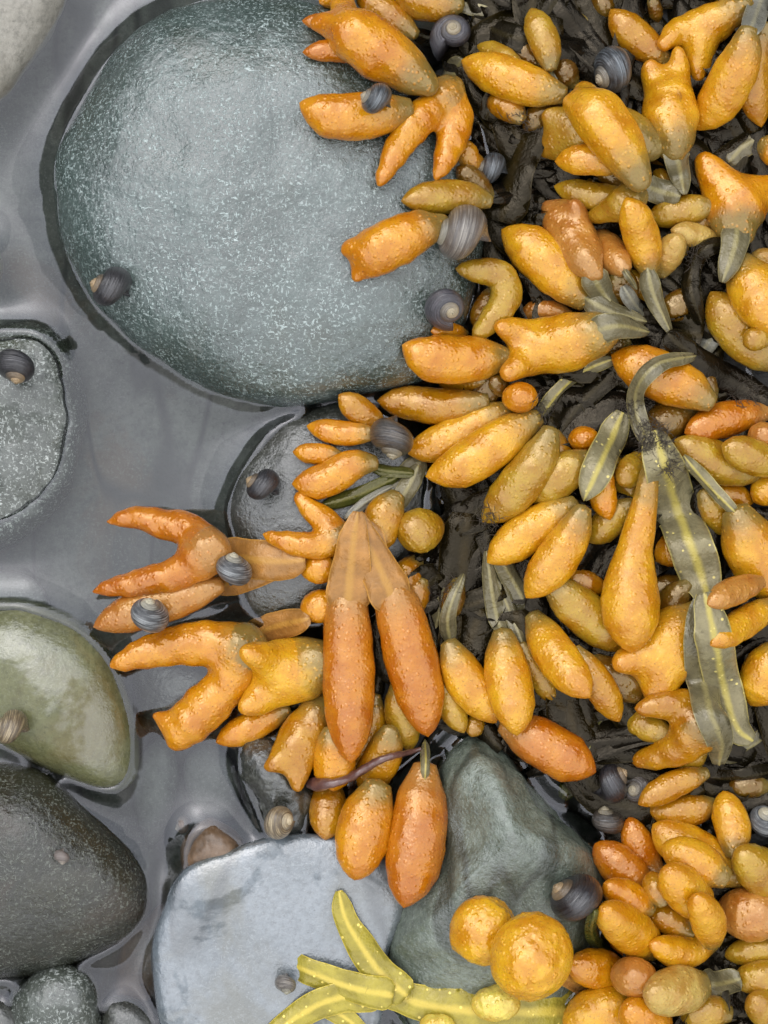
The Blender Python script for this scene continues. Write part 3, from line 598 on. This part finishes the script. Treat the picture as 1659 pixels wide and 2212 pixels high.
FR('dark brown tip in shade left of the curved brown stalk', T([(1505,650),(1470,655),(1438,690)], 62, 'B', 1.6))
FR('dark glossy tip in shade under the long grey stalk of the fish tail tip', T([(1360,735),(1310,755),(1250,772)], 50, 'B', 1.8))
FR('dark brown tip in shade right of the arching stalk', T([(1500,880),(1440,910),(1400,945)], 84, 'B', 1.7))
FR('olive yellow tip standing on its dark stalk between twin tips and the round one', T([(1192,925),(1165,990),(1110,1062),(1042,1128)], 92, 'D', 2.8), S([(1188,940),(1192,900),(1215,850)], 46, 'b', 2.5))
FR('three-pronged yellow frond on a translucent tan stalk in the centre right',
   T([(1275,985),(1205,1030),(1145,1085)], 88, 'D', 2.6), T([(1245,1085),(1155,1140),(1052,1216)], 86, 'Y', 3), T([(1262,1095),(1215,1190),(1136,1292)], 88, 'Y', 3.2), S([(1345,890),(1312,965),(1262,1080)], 66, 'v', 3.25, lift=22))
FR('small orange tip right of the three-pronged frond', T([(1298,985),(1300,1060),(1318,1124)], 58, 'O', 2.7))
FR('round orange tip seen end on, hanging on a thin dark stalk', T([(1262,955),(1261,948),(1260,944)], 66, 'O', 3.3, p='e', dz=[-24,8,36]), S([(1262,930),(1262,890),(1240,860)], 16, 'b', 2.9))
FR('dull yellow stub left of the long hanging yellow tip', T([(1405,990),(1370,1015),(1335,1045)], 70, 'D', 2.3, p='e'))
FR('dull amber notched tip in shade below the small orange tip', T([(1370,1085),(1325,1120),(1272,1172)], 66, 'D', 2))
FR('large orange yellow tip at the right edge hanging from a thin folded stalk', T([(1588,1098),(1625,1185),(1690,1300)], 126, 'Y', 3.1, p='e'), S([(1475,985),(1545,1060),(1600,1120)], 30, 'v', 3.2, roll=.6, arch=8))
FR('small peach tip over the edge of the broad olive blade', T([(1650,1255),(1590,1275),(1525,1306)], 58, 'P', 3.8))
FR('narrow yellow tip crossing the broad olive blade, below the small peach tip', T([(1680,1300),(1600,1350),(1534,1395)], 64, 'Y', 3.9))
FR('orange stub between the long hanging tip and the broad olive blade', T([(1490,1185),(1440,1190),(1405,1200)], 70, 'O', 2.2, p='e'))
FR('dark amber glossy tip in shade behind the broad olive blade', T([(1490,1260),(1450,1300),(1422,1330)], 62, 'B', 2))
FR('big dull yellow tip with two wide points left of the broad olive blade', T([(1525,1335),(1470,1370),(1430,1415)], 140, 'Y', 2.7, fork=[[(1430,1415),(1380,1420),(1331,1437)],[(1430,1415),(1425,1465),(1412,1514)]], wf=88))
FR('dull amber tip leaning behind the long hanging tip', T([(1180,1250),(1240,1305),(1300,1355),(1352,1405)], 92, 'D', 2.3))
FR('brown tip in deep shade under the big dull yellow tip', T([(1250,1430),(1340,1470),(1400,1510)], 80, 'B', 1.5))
FR('yellow olive tip behind the thin folded stalk', T([(1515,1060),(1550,1110),(1590,1160)], 64, 'D', 2))
FR('thick orange brown glossy tip lying across the gap by the pointed rock', T([(1085,1560),(1160,1600),(1230,1640),(1288,1668)], 104, 'R', 2.2))
FR('amber tip bent like a pincer beside the end of the broad blade', T([(1530,1560),(1505,1572)], 96, 'A', 2.8, fork=[[(1505,1572),(1490,1535),(1440,1522),(1378,1530)],[(1505,1572),(1470,1612),(1420,1632),(1370,1643)]], wf=82), T([(1450,1590),(1400,1570),(1347,1545)], 62, 'D', 2.2))
FR('amber tip with a ribbon stalk running to the right edge above dark snails', T([(1530,1668),(1455,1695),(1378,1738)], 58, 'A', 2.8), S([(1510,1675),(1580,1678),(1690,1662)], 34, 'b', 2.7, roll=.5))
FR('glossy amber tip lying level below the ribbon stalk', T([(1550,1738),(1475,1752),(1400,1750)], 68, 'A', 2.3))
FR('dark amber tip in shade under the ribbon stalk at the right', T([(1660,1700),(1610,1695),(1575,1715)], 56, 'B', 1.8))
FR('yellow tip at the right edge below the broad olive blade', T([(1700,1390),(1660,1450),(1622,1525)], 104, 'Y', 2.7))
FR('short pale green blade end sticking out below the thick orange brown tip', S([(1275,1610),(1245,1670),(1215,1725)], 44, 'o', 1.6), S([(1310,1540),(1280,1580),(1250,1625)], 42, 'o', 1.4))
# --- dense cluster in the lower right corner
CL = 'in the lower right cluster'
FR('orange brown egg shaped tip just right above the biggest snail ' + CL, T([(1402,1930),(1340,1872),(1284,1822)], 88, 'R', 2.6, p='e'))
FR('brown orange upright tip at the top ' + CL, T([(1422,1885),(1380,1825),(1358,1765)], 68, 'R', 2.4, p='e'))
FR('long plump yellow tip with a second lobe ' + CL, T([(1610,1895),(1520,1855),(1460,1818),(1410,1780)], 106, 'Y', 2.9, p='e'), T([(1570,1900),(1500,1860),(1430,1825)], 92, 'Y', 3, p='e'))
FR('yellow tip standing upright left of the white topped snail', T([(1585,1850),(1582,1790),(1562,1708)], 78, 'Y', 2.9, p='e'))
FR('olive yellow tip pointing up left below the white topped snail', T([(1710,1945),(1645,1885),(1590,1832)], 100, 'D', 2.9, p='e'))
FR('short orange tip beside the biggest snail ' + CL, T([(1412,1965),(1350,1935),(1303,1908)], 72, 'O', 2.6, p='e'))
FR('small amber tip squeezed behind a fat yellow one ' + CL, T([(1435,1955),(1415,1915),(1405,1882)], 58, 'A', 2.6, p='e'))
FR('fat yellow tip in the middle ' + CL, T([(1530,1975),(1480,1922),(1432,1872)], 96, 'Y', 3.1, p='e'))
FR('fat yellow tip pointing at the biggest snail ' + CL, T([(1420,2060),(1360,2008),(1295,1958)], 96, 'Y', 3.1, p='e'))
FR('rusty amber tip sunk between fat yellow ones ' + CL, T([(1500,2015),(1440,1982),(1382,1950)], 68, 'A', 2.5, p='e'))
FR('smaller upright yellow tip ' + CL, T([(1538,2045),(1530,1990),(1500,1930)], 76, 'Y', 3.4, p='e'))
FR('level orange yellow tip above the pale warty one ' + CL, T([(1545,2035),(1475,2056),(1402,2038)], 72, 'Y', 3.1, p='e'))
FR('round peach tip at the right edge ' + CL, T([(1690,1990),(1620,1975),(1545,1962)], 116, 'P', 2.9, p='e'))
FR('dull glossy olive tip at the right edge below the round peach tip', T([(1690,2045),(1630,2053),(1565,2065)], 62, 'D', 2.5, p='e'))
FR('dull yellow tip near the lower right corner, lower one of two at the edge', T([(1710,2110),(1640,2112),(1582,2122)], 74, 'D', 2.7, p='e'))
FR('orange tip pointing left beside the warty yellow ball', T([(1350,2098),(1285,2092),(1226,2086)], 86, 'O', 2.7, p='e'))
FR('peach tip seen end on with a dark scar ' + CL, T([(1375,2125),(1368,2110),(1360,2100)], 100, 'P', 3.2, p='e', dz=[-30,10,48]))
FR('pale warty yellow tip on an olive stalk ' + CL, T([(1530,2125),(1470,2138),(1388,2152)], 106, 'W', 3.2, p='e'), S([(1510,2130),(1550,2122),(1600,2112)], 66, 'g', 2.8))
FR('large yellow tip cut by the bottom edge right of the lime blade', T([(1390,2175),(1310,2185),(1215,2215)], 116, 'Z', 2.9, p='e'))
FR('yellow orange tip cut by the bottom edge beside the large yellow one', T([(1440,2240),(1390,2200),(1342,2172)], 96, 'O', 3.1, p='e'))
FR('pale olive pair of tips in the lower right corner', T([(1710,2210),(1650,2175),(1618,2150)], 84, 'D', 2.7, p='e'), T([(1710,2160),(1670,2140),(1620,2128)], 60, 'D', 2.5, p='e'))
FR('small brown red tip under the fat yellow one beside the biggest snail', T([(1395,2068),(1350,2040),(1314,2010)], 46, 'R', 1.9))
FR('short green blades beside the biggest snail', S([(1285,1965),(1278,2020),(1318,2065)], 28, 'o', 2.2), S([(1325,1822),(1338,1832),(1352,1850)], 22, 'o', 2.2), S([(1275,1848),(1280,1862),(1290,1875)], 18, 'o', 2.2))
FR('dull amber glossy tip at the bottom edge near the lower right corner', T([(1580,2190),(1530,2185),(1470,2200)], 74, 'D', 2.3, p='e'))
FR('twin warty balls, an orange one behind a brighter yellow one, on the pointed rock', T([(1105,2052),(985,1968)], 146, 'Z', 2.2, p='b'), T([(1228,2106),(1068,2024)], 178, 'Z', 2.8, p='b', dz=[8,8]), S([(1200,2100),(1250,2125),(1300,2150)], 40, 't', 2.3))
FR('lime yellow forked blade with white dots and bladders along the bottom edge',
   S([(1300,2180),(1180,2185),(1050,2185),(930,2172),(857,2150),(790,2135)], 108, 'y', 2.4, lift=4), S([(880,2150),(825,2105),(775,2035),(745,1980),(732,1924)], 70, 'y', 2.5, lift=6, roll=.15), S([(850,2150),(760,2132),(650,2090),(558,2050)], 70, 'y', 2.55, lift=5, roll=-.1),
   S([(820,2150),(730,2155),(650,2190),(560,2260)], 70, 'y', 2.52, lift=4), S([(700,2170),(750,2200),(800,2240)], 48, 'y', 2.35, lift=2),
   T([(1125,2168),(1018,2168)], 74, 'Z', 3, p='b', dz=[-6,-6]), T([(985,2222),(905,2215)], 58, 'Z', 3, p='b', dz=[-6,-6]))
for f in FRONDS:
    if 'lime yellow' in f['label']:
        for q in f['parts']:
            if q['t'] == 'tip': q['name'] = 'air_bladder'; q['c'] = 'L'
TIPC['L'] = (.62, .45, .06)
FR('dark hairy main stem running to the right edge below the arching stalk', S([(1385,712),(1450,745),(1530,795),(1690,890)], 66, 'k', 2.9), S([(1440,720),(1470,750),(1500,775)], 54, 'b', 3.2), S([(1560,700),(1530,740),(1500,780)], 40, 's', 2.6))
FR('black leathery stem dropping from the centre between egg shaped tip and fan', S([(1070,1120),(1035,1180),(1010,1260),(985,1320)], 96, 'k', 2.0), S([(1040,1130),(1060,1180),(1072,1230)], 52, 'b', 2.6), S([(1000,1180),(960,1230),(930,1300)], 60, 'k', 1.9))
FR('dark brown strips crossing at the top beside the blue striped snail', S([(1190,-20),(1250,70),(1330,160)], 56, 'k', 1.7), S([(1020,40),(1100,80),(1200,95)], 60, 'b', 1.5), S([(1130,60),(1200,110),(1290,120)], 60, 'k', 1.6), S([(1010,120),(1080,60),(1150,30)], 48, 'b', 1.3))
FR('glossy black strips lying level below the long orange tip at the right', S([(1480,290),(1560,285),(1680,280)], 54, 'k', 1.7), S([(1470,320),(1560,325),(1660,330)], 44, 'k', 1.6), S([(1640,450),(1620,520),(1660,600)], 60, 'k', 1.5))
FR('wide dark brown strips right of the small blue snail', S([(1010,245),(1080,300),(1180,330)], 66, 'b', 1.6), S([(1100,300),(1160,320),(1260,330)], 50, 'k', 1.8), S([(1060,420),(1140,400),(1210,390)], 60, 'k', 1.7), S([(1080,380),(1140,370),(1200,372)], 34, 'k', 1.75))

# --- snails: x, y, radius, apex heading (degrees, 0 right, 90 up), apex lift towards the sky, shell colours
SN(978, 78, 51, 120, 78, 'purple', 'round dark snail with a worn cream apex, on the dark strips at the top', 3.2, .85)
SN(812, 219, 43, 160, 22, 'blue', 'blue grey snail with fine pale bands on the curled orange tip over the boulder', 3.4, .85)
SN(1328, 157, 60, 210, 18, 'blue', 'large blue black snail with pale stripes behind the notched yellow tips', 2.9, .85)
SN(1062, 369, 42, 172, 12, 'blue', 'small slate blue snail with its apex pointing left, at the right edge of the boulder', 2.6, .85)
SN(998, 512, 74, 172, 12, 'worn', 'broad worn grey brown snail with an eroded streaked shell', 3.2, .85)
SN(966, 664, 52, 300, 58, 'purple', 'smooth purple grey snail with a pale spire, low on the right side of the boulder', 2.6, .85)
SN(853, 945, 58, 262, 14, 'brown', 'brown banded snail with its pale apex pointing down among the orange tips', 3.4, 1.25)
SN(240, 626, 55, 160, 20, 'dark', 'dark snail with a golden apex on the lower left flank of the big boulder', 2, .35)
SN(40, 790, 52, 268, 25, 'dark', 'black snail with a golden apex on the speckled stone at the left edge', 2, .85)
SN(566, 1052, 45, 150, 15, 'dark', 'black snail on the dark stone beside the small four-pronged frond', 1.9, .85)
SN(500, 1230, 47, 78, 22, 'grey', 'grey banded snail with a cream apex on the tan stalk of the wide open V', 3.4, .85)
SN(318, 1328, 50, 75, 28, 'grey', 'black and white banded snail on the pinkish orange tip over the pool', 3.4, .85)
SN(22, 1575, 45, 165, 20, 'tan', 'ridged brown snail at the left edge on the olive green stone', 2, .85)
SN(602, 1771, 44, 5, 35, 'tan', 'tan and cream banded snail at the back edge of the flat stone', 2.2, .85)
SN(396, 1784, 22, 200, 20, 'pale', 'small pinkish snail under water behind the flat stone', 1, .2)
SN(136, 1850, 21, 268, 25, 'pale', 'tiny pale snail on the dark brown stone', 2, .85)
SN(620, 2125, 28, 268, 35, 'worn', 'small grey snail under the lime blade on the flat stone', 2, .85)
SN(1240, 1946, 68, 140, 12, 'dark', 'biggest snail, dark and smooth, on the pointed rock', 1.8, .85)
SN(1318, 1688, 50, 35, 10, 'dark', 'dark ribbed snail beside the thick orange brown tip, upper left one of a trio', 2.4, .85)
SN(1374, 1706, 38, 160, 60, 'brown', 'brownish grey snail under the amber ribbon tip, right one of a trio', 2.6, .85)
SN(1308, 1775, 42, 95, 12, 'brown', 'brown snail below the two others in the gap by the pointed rock', 2.2, .85)
SN(1648, 1772, 46, 85, 42, 'grey', 'dark ribbed snail with a white apex at the right edge', 3, .85)

# ------------------------------------------------------------------ dark tangle of old fronds under everything (one mass, nobody could count it)
def ribbon(P, Z, Wd, roll=0, nw=7, thick=.0009, wav=.0012, seed=0, mid=.0008):
    C = WA(P, Z); n = len(C); T_ = np.gradient(C, axis=0); T_ /= np.linalg.norm(T_, axis=1)[:, None] + 1e-12
    side = np.stack([-T_[:, 1], T_[:, 0], 0 * T_[:, 0]], 1); side /= np.linalg.norm(side, axis=1)[:, None] + 1e-12
    up = np.cross(T_, side); up *= np.sign(up[:, 2:3] + 1e-9)
    V = []; UV = []
    for i in range(n):
        u = i / (n - 1); r = roll * math.sin(math.pi * min(1, u * 1.1)) + .12 * math.sin(u * 5 + seed)
        s = side[i] * math.cos(r) + up[i] * math.sin(r); q = up[i] * math.cos(r) - side[i] * math.sin(r)
        hw = Wd[i] * PX * .5
        for sgn in (1, -1):
            for k in range(nw):
                v = k / (nw - 1); a = 2 * v - 1
                z = mid * math.exp(-(a / .28) ** 2) * (1 if sgn > 0 else .2) + sgn * thick * .5 * (1 - a * a) ** .5
                wv = wav * a * a * noise.noise(Vector((u * len(C) * .16 + seed, a * 1.5, seed)))
                e = 1 + .07 * noise.noise(Vector((u * n * .22, sgn * 0, seed + 9 * (a > 0))))
                V.append(C[i] + s * hw * a * e + q * (z + wv)); UV.append((u, v))
    F = []; m = 2 * nw
    loop = list(range(nw)) + [nw + k for k in range(nw - 1, -1, -1)]
    for i in range(n - 1):
        for a in range(m):
            b = (a + 1) % m; F.append((i * m + loop[a], i * m + loop[b], (i + 1) * m + loop[b], (i + 1) * m + loop[a]))
    F.append([loop[a] for a in range(m)][::-1]); F.append([(n - 1) * m + loop[a] for a in range(m)])
    return V, F, UV
def in_bed(p):
    x, y = p
    xl = np.interp(y, [-200,60,300,420,640,800,930,1080,1260,1400,1540,1600,1720,1800,2000,2300], [1000,990,1050,1085,1105,1020,960,940,900,860,900,1060,1220,1330,1360,1340])
    return x > xl - 30
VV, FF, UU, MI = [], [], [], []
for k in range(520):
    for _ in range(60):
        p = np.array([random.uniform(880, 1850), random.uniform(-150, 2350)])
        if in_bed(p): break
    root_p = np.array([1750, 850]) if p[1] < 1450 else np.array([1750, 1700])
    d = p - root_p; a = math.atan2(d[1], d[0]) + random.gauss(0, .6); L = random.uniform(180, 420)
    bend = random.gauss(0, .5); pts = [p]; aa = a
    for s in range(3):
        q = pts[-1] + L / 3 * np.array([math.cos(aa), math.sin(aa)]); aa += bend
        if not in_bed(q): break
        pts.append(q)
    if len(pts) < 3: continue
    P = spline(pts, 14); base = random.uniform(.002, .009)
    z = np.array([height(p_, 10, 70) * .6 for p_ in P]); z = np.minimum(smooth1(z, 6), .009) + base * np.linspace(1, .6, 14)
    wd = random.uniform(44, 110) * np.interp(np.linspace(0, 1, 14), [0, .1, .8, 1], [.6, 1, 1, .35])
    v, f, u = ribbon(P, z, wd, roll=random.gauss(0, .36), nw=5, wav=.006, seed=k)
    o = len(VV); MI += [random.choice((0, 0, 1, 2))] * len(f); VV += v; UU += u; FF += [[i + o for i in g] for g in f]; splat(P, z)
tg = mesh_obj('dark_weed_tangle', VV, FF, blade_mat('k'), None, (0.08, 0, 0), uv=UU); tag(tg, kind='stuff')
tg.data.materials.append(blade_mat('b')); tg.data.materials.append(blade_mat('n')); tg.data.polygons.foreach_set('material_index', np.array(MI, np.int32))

# ------------------------------------------------------------------ lay every frond and snail down, lowest first
def lay(q):
    if q['t'] == 'snail':
        r = q['r'] * PX
        base = height((q['x'], q['y']), q['r'] * .7, 60)
        q['z'] = base + r * q['sink']; lay_ball((q['x'], q['y']), q['r'] * .95, q['z'], r * .85); return
    if q['t'] == 'tip':
        w = q['w']; wf = q['wf'] or .62 * w
        def place(pts, dz, wid, z0=None):
            n = 40; P3 = [(*p, d) for p, d in zip(pts, dz)] if dz else [(*p, 0) for p in pts]
            C = spline(P3, n) if not dz else np.stack([np.interp(np.linspace(0, 1, n), np.linspace(0, 1, len(P3)), [a[k] for a in P3]) for k in range(3)], 1)
            st = np.linspace(0, n - 1, 9).astype(int)
            h = np.array([height(C[i, :2], wid * .42, 80) for i in st])
            if dz: h = np.full(9, np.percentile(h, 50))
            h = smooth1(h, 3); lin = np.polyval(np.polyfit(np.arange(9), h, 1), np.arange(9)); h = .75 * lin + .25 * h
            h = h + max(0, (np.array([height(C[i, :2], wid * .3, 60) for i in st]) - h - .003).max()) * .4
            z = np.interp(np.arange(n), st, h) + wid * PX * .30 + q['lift'] * PX
            if z0 is not None: z = z + (z0 - z[0]) * np.exp(-np.linspace(0, 4, n))
            z0_ = z[0]; z = smooth1(z, 40)
            return C[:, :2], z + C[:, 2] * PX
        if not q['fork']:
            P, z = place(q['pts'], q['dz'], w); u = np.linspace(0, 1, 40); r = .5 * w * prof(q['p'], u)
            q['P'], q['Z'] = P, z
            for i in range(0, 40, 2):
                if r[i] > 3: lay_ball(P[i], r[i], z[i], r[i] * PX * .9)
        else:
            P, z = place(q['pts'], None, w); q['ch'] = [(P, z, .5 * w * np.interp(np.linspace(0, 1, 40), [0, .3, .7, 1], [.40, .78, .98, .90]))]
            q['P'], q['Z'] = P, z
            k = min(.92 * w, 1.15 * wf) * .5
            for b in q['fork']:
                Pb, zb = place(b, None, wf, z[-1] if np.linalg.norm(np.array(b[0]) - P[-1]) < 20 else None)
                q['ch'].append((Pb, zb, np.interp(np.linspace(0, 1, 40), [0, .35, .7, .9, 1], [k, wf / 2, .37 * wf, .24 * wf, .09 * wf])))
            for P_, z_, r_ in q['ch']:
                for i in range(0, 40, 2): lay_ball(P_[i], r_[i], z_[i], r_[i] * PX * .9)
        return
    n = max(16, int(sum(math.dist(a, b) for a, b in zip(q['pts'], q['pts'][1:])) / 9)); P = spline(q['pts'], n); w = q['w']
    h = np.array([height(p, w * .35, 75) for p in P]); z = smooth1(h, 14) + .0008 + q['lift'] * PX
    z = z + q['arch'] * PX * np.sin(np.linspace(0, math.pi, n))
    for t in q['f']['parts']:                       # a stalk meets the base of its tip
        if t['t'] == 'tip' and 'P' in t:
            for s, e in ((0, 1), (1, -1)):
                end = P[0] if e == 1 else P[-1]
                d = np.linalg.norm(t['P'] - end, axis=1); j = int(d[:20].argmin())
                if d[j] < 42:
                    q.setdefault('anc', set()).add(e)
                    zt = t['Z'][j] + .0005; f = np.exp(-np.linspace(0, 5, n)); f = f if e == 1 else f[::-1]; z0 = z[0] if e == 1 else z[-1]
                    z = z + (zt - z0) * f
    u = np.linspace(0, 1, n); anc = q.get('anc', set())
    def endw(x, a): return (np.interp(x, [0, .05, .12, .2], [.3, .66, .9, 1]) if q['c'] == 't' else np.interp(x, [0, .06, .16, .28], [.14, .45, .82, 1])) if a else np.interp(x, [0, .05, .14, .26], [.38, .62, .86, 1])
    q['P'], q['Z'], q['W'] = P, z, w * (endw(u, 1 in anc) * endw(1 - u, -1 in anc) * ((1 if len(anc) != 1 else np.interp(u if -1 in anc else 1 - u, [0, .75], [.5, 1])) if q['c'] in 'tgbn' else 1) if 'y' != q['c'] else np.interp(u, [0, .04, .12, .5, .88, .96, 1], [.6, 1, 1, .92, .62, .4, .2]))
    splat(P, z)
    for i in range(0, n): lay_ball(P[i], w * .42, z[i] - .0004, .0004)
for q in sorted(ITEMS, key=lambda q: q['lay']): lay(q)

GRP = 'seaweed fronds draped over the stones'
sd = 0
for f in FRONDS:
    q0 = f['parts'][0]; i0 = 0
    zb = min(float(q['Z'].min()) for q in f['parts']); b = W(q0['P'][0], float(q0['Z'][0])); og = (b.x, b.y, max(0, zb - .004))
    f['og'] = og
    rt = f['root'] = root('seaweed_frond', og, f['label'], 'seaweed', GRP)
    for q in f['parts']:
        sd += 1.37
        if q['t'] == 'tip':
            nm = q.get('name', 'swollen_tip')
            if not q['fork']:
                C = WA(q['P'], q['Z']); wt = q['p'] == 'b' and q['c'] != 'D'; nn = 90 if wt else 40
                if wt: C = np.stack([np.interp(np.linspace(0, 1, nn), np.linspace(0, 1, 40), C[:, k]) for k in range(3)], 1)
                u = np.linspace(0, 1, nn); R = .5 * q['w'] * PX * np.interp(u, np.linspace(0, 1, 40), prof(q['p'], np.linspace(0, 1, 40)) if not wt else np.sqrt(np.clip(1 - (2 * np.linspace(0, 1, 40) - 1) ** 2, 0, 1))) * (HC - C[:, 2]) / HC
                if wt: R = .5 * q['w'] * PX * np.sqrt(np.clip(1 - (2 * u - 1) ** 2, 0, 1)) * (HC - C[:, 2]) / HC
                V, F, al = tubemesh(C, R, nr=90 if wt else 22, wart=.0012 if wt and q['c'] == 'Z' else 0, seed=sd, lump=.055 if q['p'] != 'b' else .12)
                if q['p'] == 'b' or q['dz']: al = al * .6 + .35
                mesh_obj(nm, V, F, tip_mat(q['c']), rt, og, along=al)
            else:
                ch = []
                for P, z, r in q['ch']: ch.append((WA(P, z), r * PX * (HC - z) / HC))
                V, F = surfnet(ch, .22 * q['w'] * PX, sd, max(.00045, q['w'] * PX / 26))
                main = ch[0][0]; L0 = np.linalg.norm(main[0] - main[-1]); Lb = np.mean([np.linalg.norm(c[0][0] - c[0][-1]) for c in ch[1:]])
                S_ = np.vstack([c[0] for c in ch]); fk = L0 / (L0 + Lb)
                A = np.concatenate([np.linspace(0, fk, 40)] + [np.linspace(fk, 1, 40)] * (len(ch) - 1))
                al = np.array([A[((S_ - v) ** 2).sum(1).argmin()] for v in V])
                mesh_obj(nm, V, F, tip_mat(q['c']), rt, og, along=al)
        else:
            V, F, UV = ribbon(q['P'], q['Z'], q['W'], roll=q['roll'], seed=sd, wav=.0016, thick=.0009 if q['c'] != 'y' else .0006, mid=.0008 if q['c'] != 'y' else .0005)
            mesh_obj('stalk' if q['c'] not in 'ykos' or q['w'] < 40 else 'blade', V, F, blade_mat(q['c']), rt, og, uv=UV)

# ------------------------------------------------------------------ fuzzy brown growth on the older stems
fm, ft, fb = newmat('stem fuzz'); fb.inputs['Base Color'].default_value = (.055, .042, .03, 1); fb.inputs['Roughness'].default_value = .5
def fuzz(x, y, rad, n, key):
    f = [f for f in FRONDS if key in f['label']][0]; V = []; F = []
    for k in range(n):
        a = random.uniform(0, 6.283); r = rad * math.sqrt(random.random()); px = np.array([x + r * math.cos(a), y + r * math.sin(a)])
        b = W(px, height(px, 5, 60) - .0006); h = random.uniform(0, 6.283); L = random.uniform(.0015, .0042); w_ = .00011
        d = Vector((math.cos(h), math.sin(h), random.uniform(.1, .9))) * L; sd_ = Vector((-math.sin(h), math.cos(h), 0)) * w_; u_ = Vector((0, 0, w_)); md = b + d * .55 + Vector((random.gauss(0, 1), random.gauss(0, 1), 0)) * L * .12
        o = len(V); V += [b + sd_, b - sd_, b + u_, md + sd_ * .7, md - sd_ * .7, md + u_, b + d]
        F += [(o, o + 1, o + 4, o + 3), (o + 1, o + 2, o + 5, o + 4), (o + 2, o, o + 3, o + 5), (o + 3, o + 4, o + 6), (o + 4, o + 5, o + 6), (o + 5, o + 3, o + 6)]
    q = mesh_obj('fuzz', V, F, fm, f['root'], f['og']); tag(q, kind='stuff')
for a in ((1405, 945, 38, 260, 'arching stalk with long'), (1440, 1000, 26, 120, 'arching stalk with long'), (1360, 885, 24, 130, 'arching stalk with long'), (1610, 850, 34, 120, 'main stem'), (1178, 872, 26, 140, 'twin yellow'), 
          (955, 1265, 32, 130, 'black leathery'), (1050, 1130, 36, 120, 'black leathery'), (1505, 560, 26, 110, 'large yellow orange tip cut by the right edge on'), (1110, 290, 50, 160, 'wide dark brown strips')): fuzz(*a)

# ------------------------------------------------------------------ periwinkle snails: a true coiled shell
def shell(c):
    turns = 4.3; T1 = 2 * math.pi * turns; k = math.log(1.95) / (2 * math.pi); nv = 30
    def part(t0, t1, cap):
        n = int((t1 - t0) / (2 * math.pi) * 44) + 2; V = []; AL = []; UV = []
        for t in np.linspace(t0, t1, n):
            s = math.exp(k * (t - T1)); fl = 1 + (.10 * max(0, (t - T1 + .5)) / .5 if t > T1 - .5 else 0)
            for j in range(nv):
                a = 2 * math.pi * j / (nv - 1)
                rr = .50 * s + .55 * s * fl * math.cos(a); zz = -1.08 * s + .64 * s * fl * math.sin(a)
                V.append((rr * math.cos(t), rr * math.sin(t), zz)); AL.append(t / T1); UV.append((t / (2 * math.pi), (j / (nv - 1) + .25) % 1.0 if False else j / (nv - 1)))
        F = [(i * nv + j, i * nv + j + 1, (i + 1) * nv + j + 1, (i + 1) * nv + j) for i in range(n - 1) for j in range(nv - 1)]
        if cap: F.append([(n - 1) * nv + j for j in range(nv - 1)])
        return V, F, AL, UV
    return part(T1 - 2 * math.pi * 1.02, T1, True), part(2 * math.pi * .2, T1 - 2 * math.pi * .98, False)
SHP = {}
for q in SNAILS:
    if q['c'] not in SHP:
        b_, s_ = shell(q['c'])
        SHP[q['c']] = [mesh_obj('shell_data', v, f, shell_mat(q['c']), None, (0, 0, 0), along=a, uv=uv) for v, f, a, uv in (b_, s_)]
    s = q['r'] * PX * 1.07 * (HC - q['z']) / HC
    rt = root('periwinkle_snail', W((q['x'], q['y']), q['z']), q['label'], 'snail', 'periwinkle snails on stones and weed')
    el, an = math.radians(q['el']), math.radians(q['ang'])
    A = Vector((math.cos(an) * math.cos(el), math.sin(an) * math.cos(el), math.sin(el)))
    D = Vector((0, 0, -1)); D = D - A * D.dot(A)
    if D.length < .3: D = Vector((math.cos(an + 2.2), math.sin(an + 2.2), 0)); D = D - A * D.dot(A)
    D.normalize(); t1 = 2 * math.pi * 4.3; Y = A.cross(D)
    # local radial direction at the mouth -> D
    M = Matrix((D, Y, A)).transposed().to_4x4() @ Matrix.Rotation(-t1 - .25, 4, 'Z')
    mid = Vector((.05 * math.cos(t1), .05 * math.sin(t1), -.85))
    for o, nm in zip(SHP[q['c']], ('body_whorl', 'spire')):
        c = bpy.data.objects.new(nm, o.data); COL.objects.link(c); c.parent = rt
        c.matrix_local = M @ Matrix.Scale(s, 4) @ Matrix.Translation(-mid)
for l in SHP.values():
    for o in l: bpy.data.objects.remove(o)

# ------------------------------------------------------------------ the twig
def twig():
    P = spline([(668,1692),(700,1694),(752,1682),(822,1642),(910,1618)], 40)
    z = smooth1(np.array([height(p, 6, 90) for p in P]), 12) + .0012
    C = WA(P, z); R = np.interp(np.linspace(0, 1, 40), [0, .08, .2, .6, 1], [.0018, .0024, .0014, .0013, .0007])
    V, F, al = tubemesh(C, R, 12, 1, .25, 3)
    m, t, b = newmat('twig'); v = N(t, 'ShaderNodeTexCoord').outputs['Object']
    t.links.new(mix_n(t, noise_n(t, v, 500, 4), (.05, .018, .014), (.16, .075, .06)), b.inputs['Base Color']); b.inputs['Roughness'].default_value = .3; b.inputs['Coat Weight'].default_value = .8
    t.links.new(bump_n(t, noise_n(t, v, 500, 4), .6, .0008), b.inputs['Normal'])
    o = mesh_obj('twig', V, F, m, None, tuple(C[0])); tag(o, 'purple brown wet twig lying across the orange tips above the flat stone', 'twig')
twig()
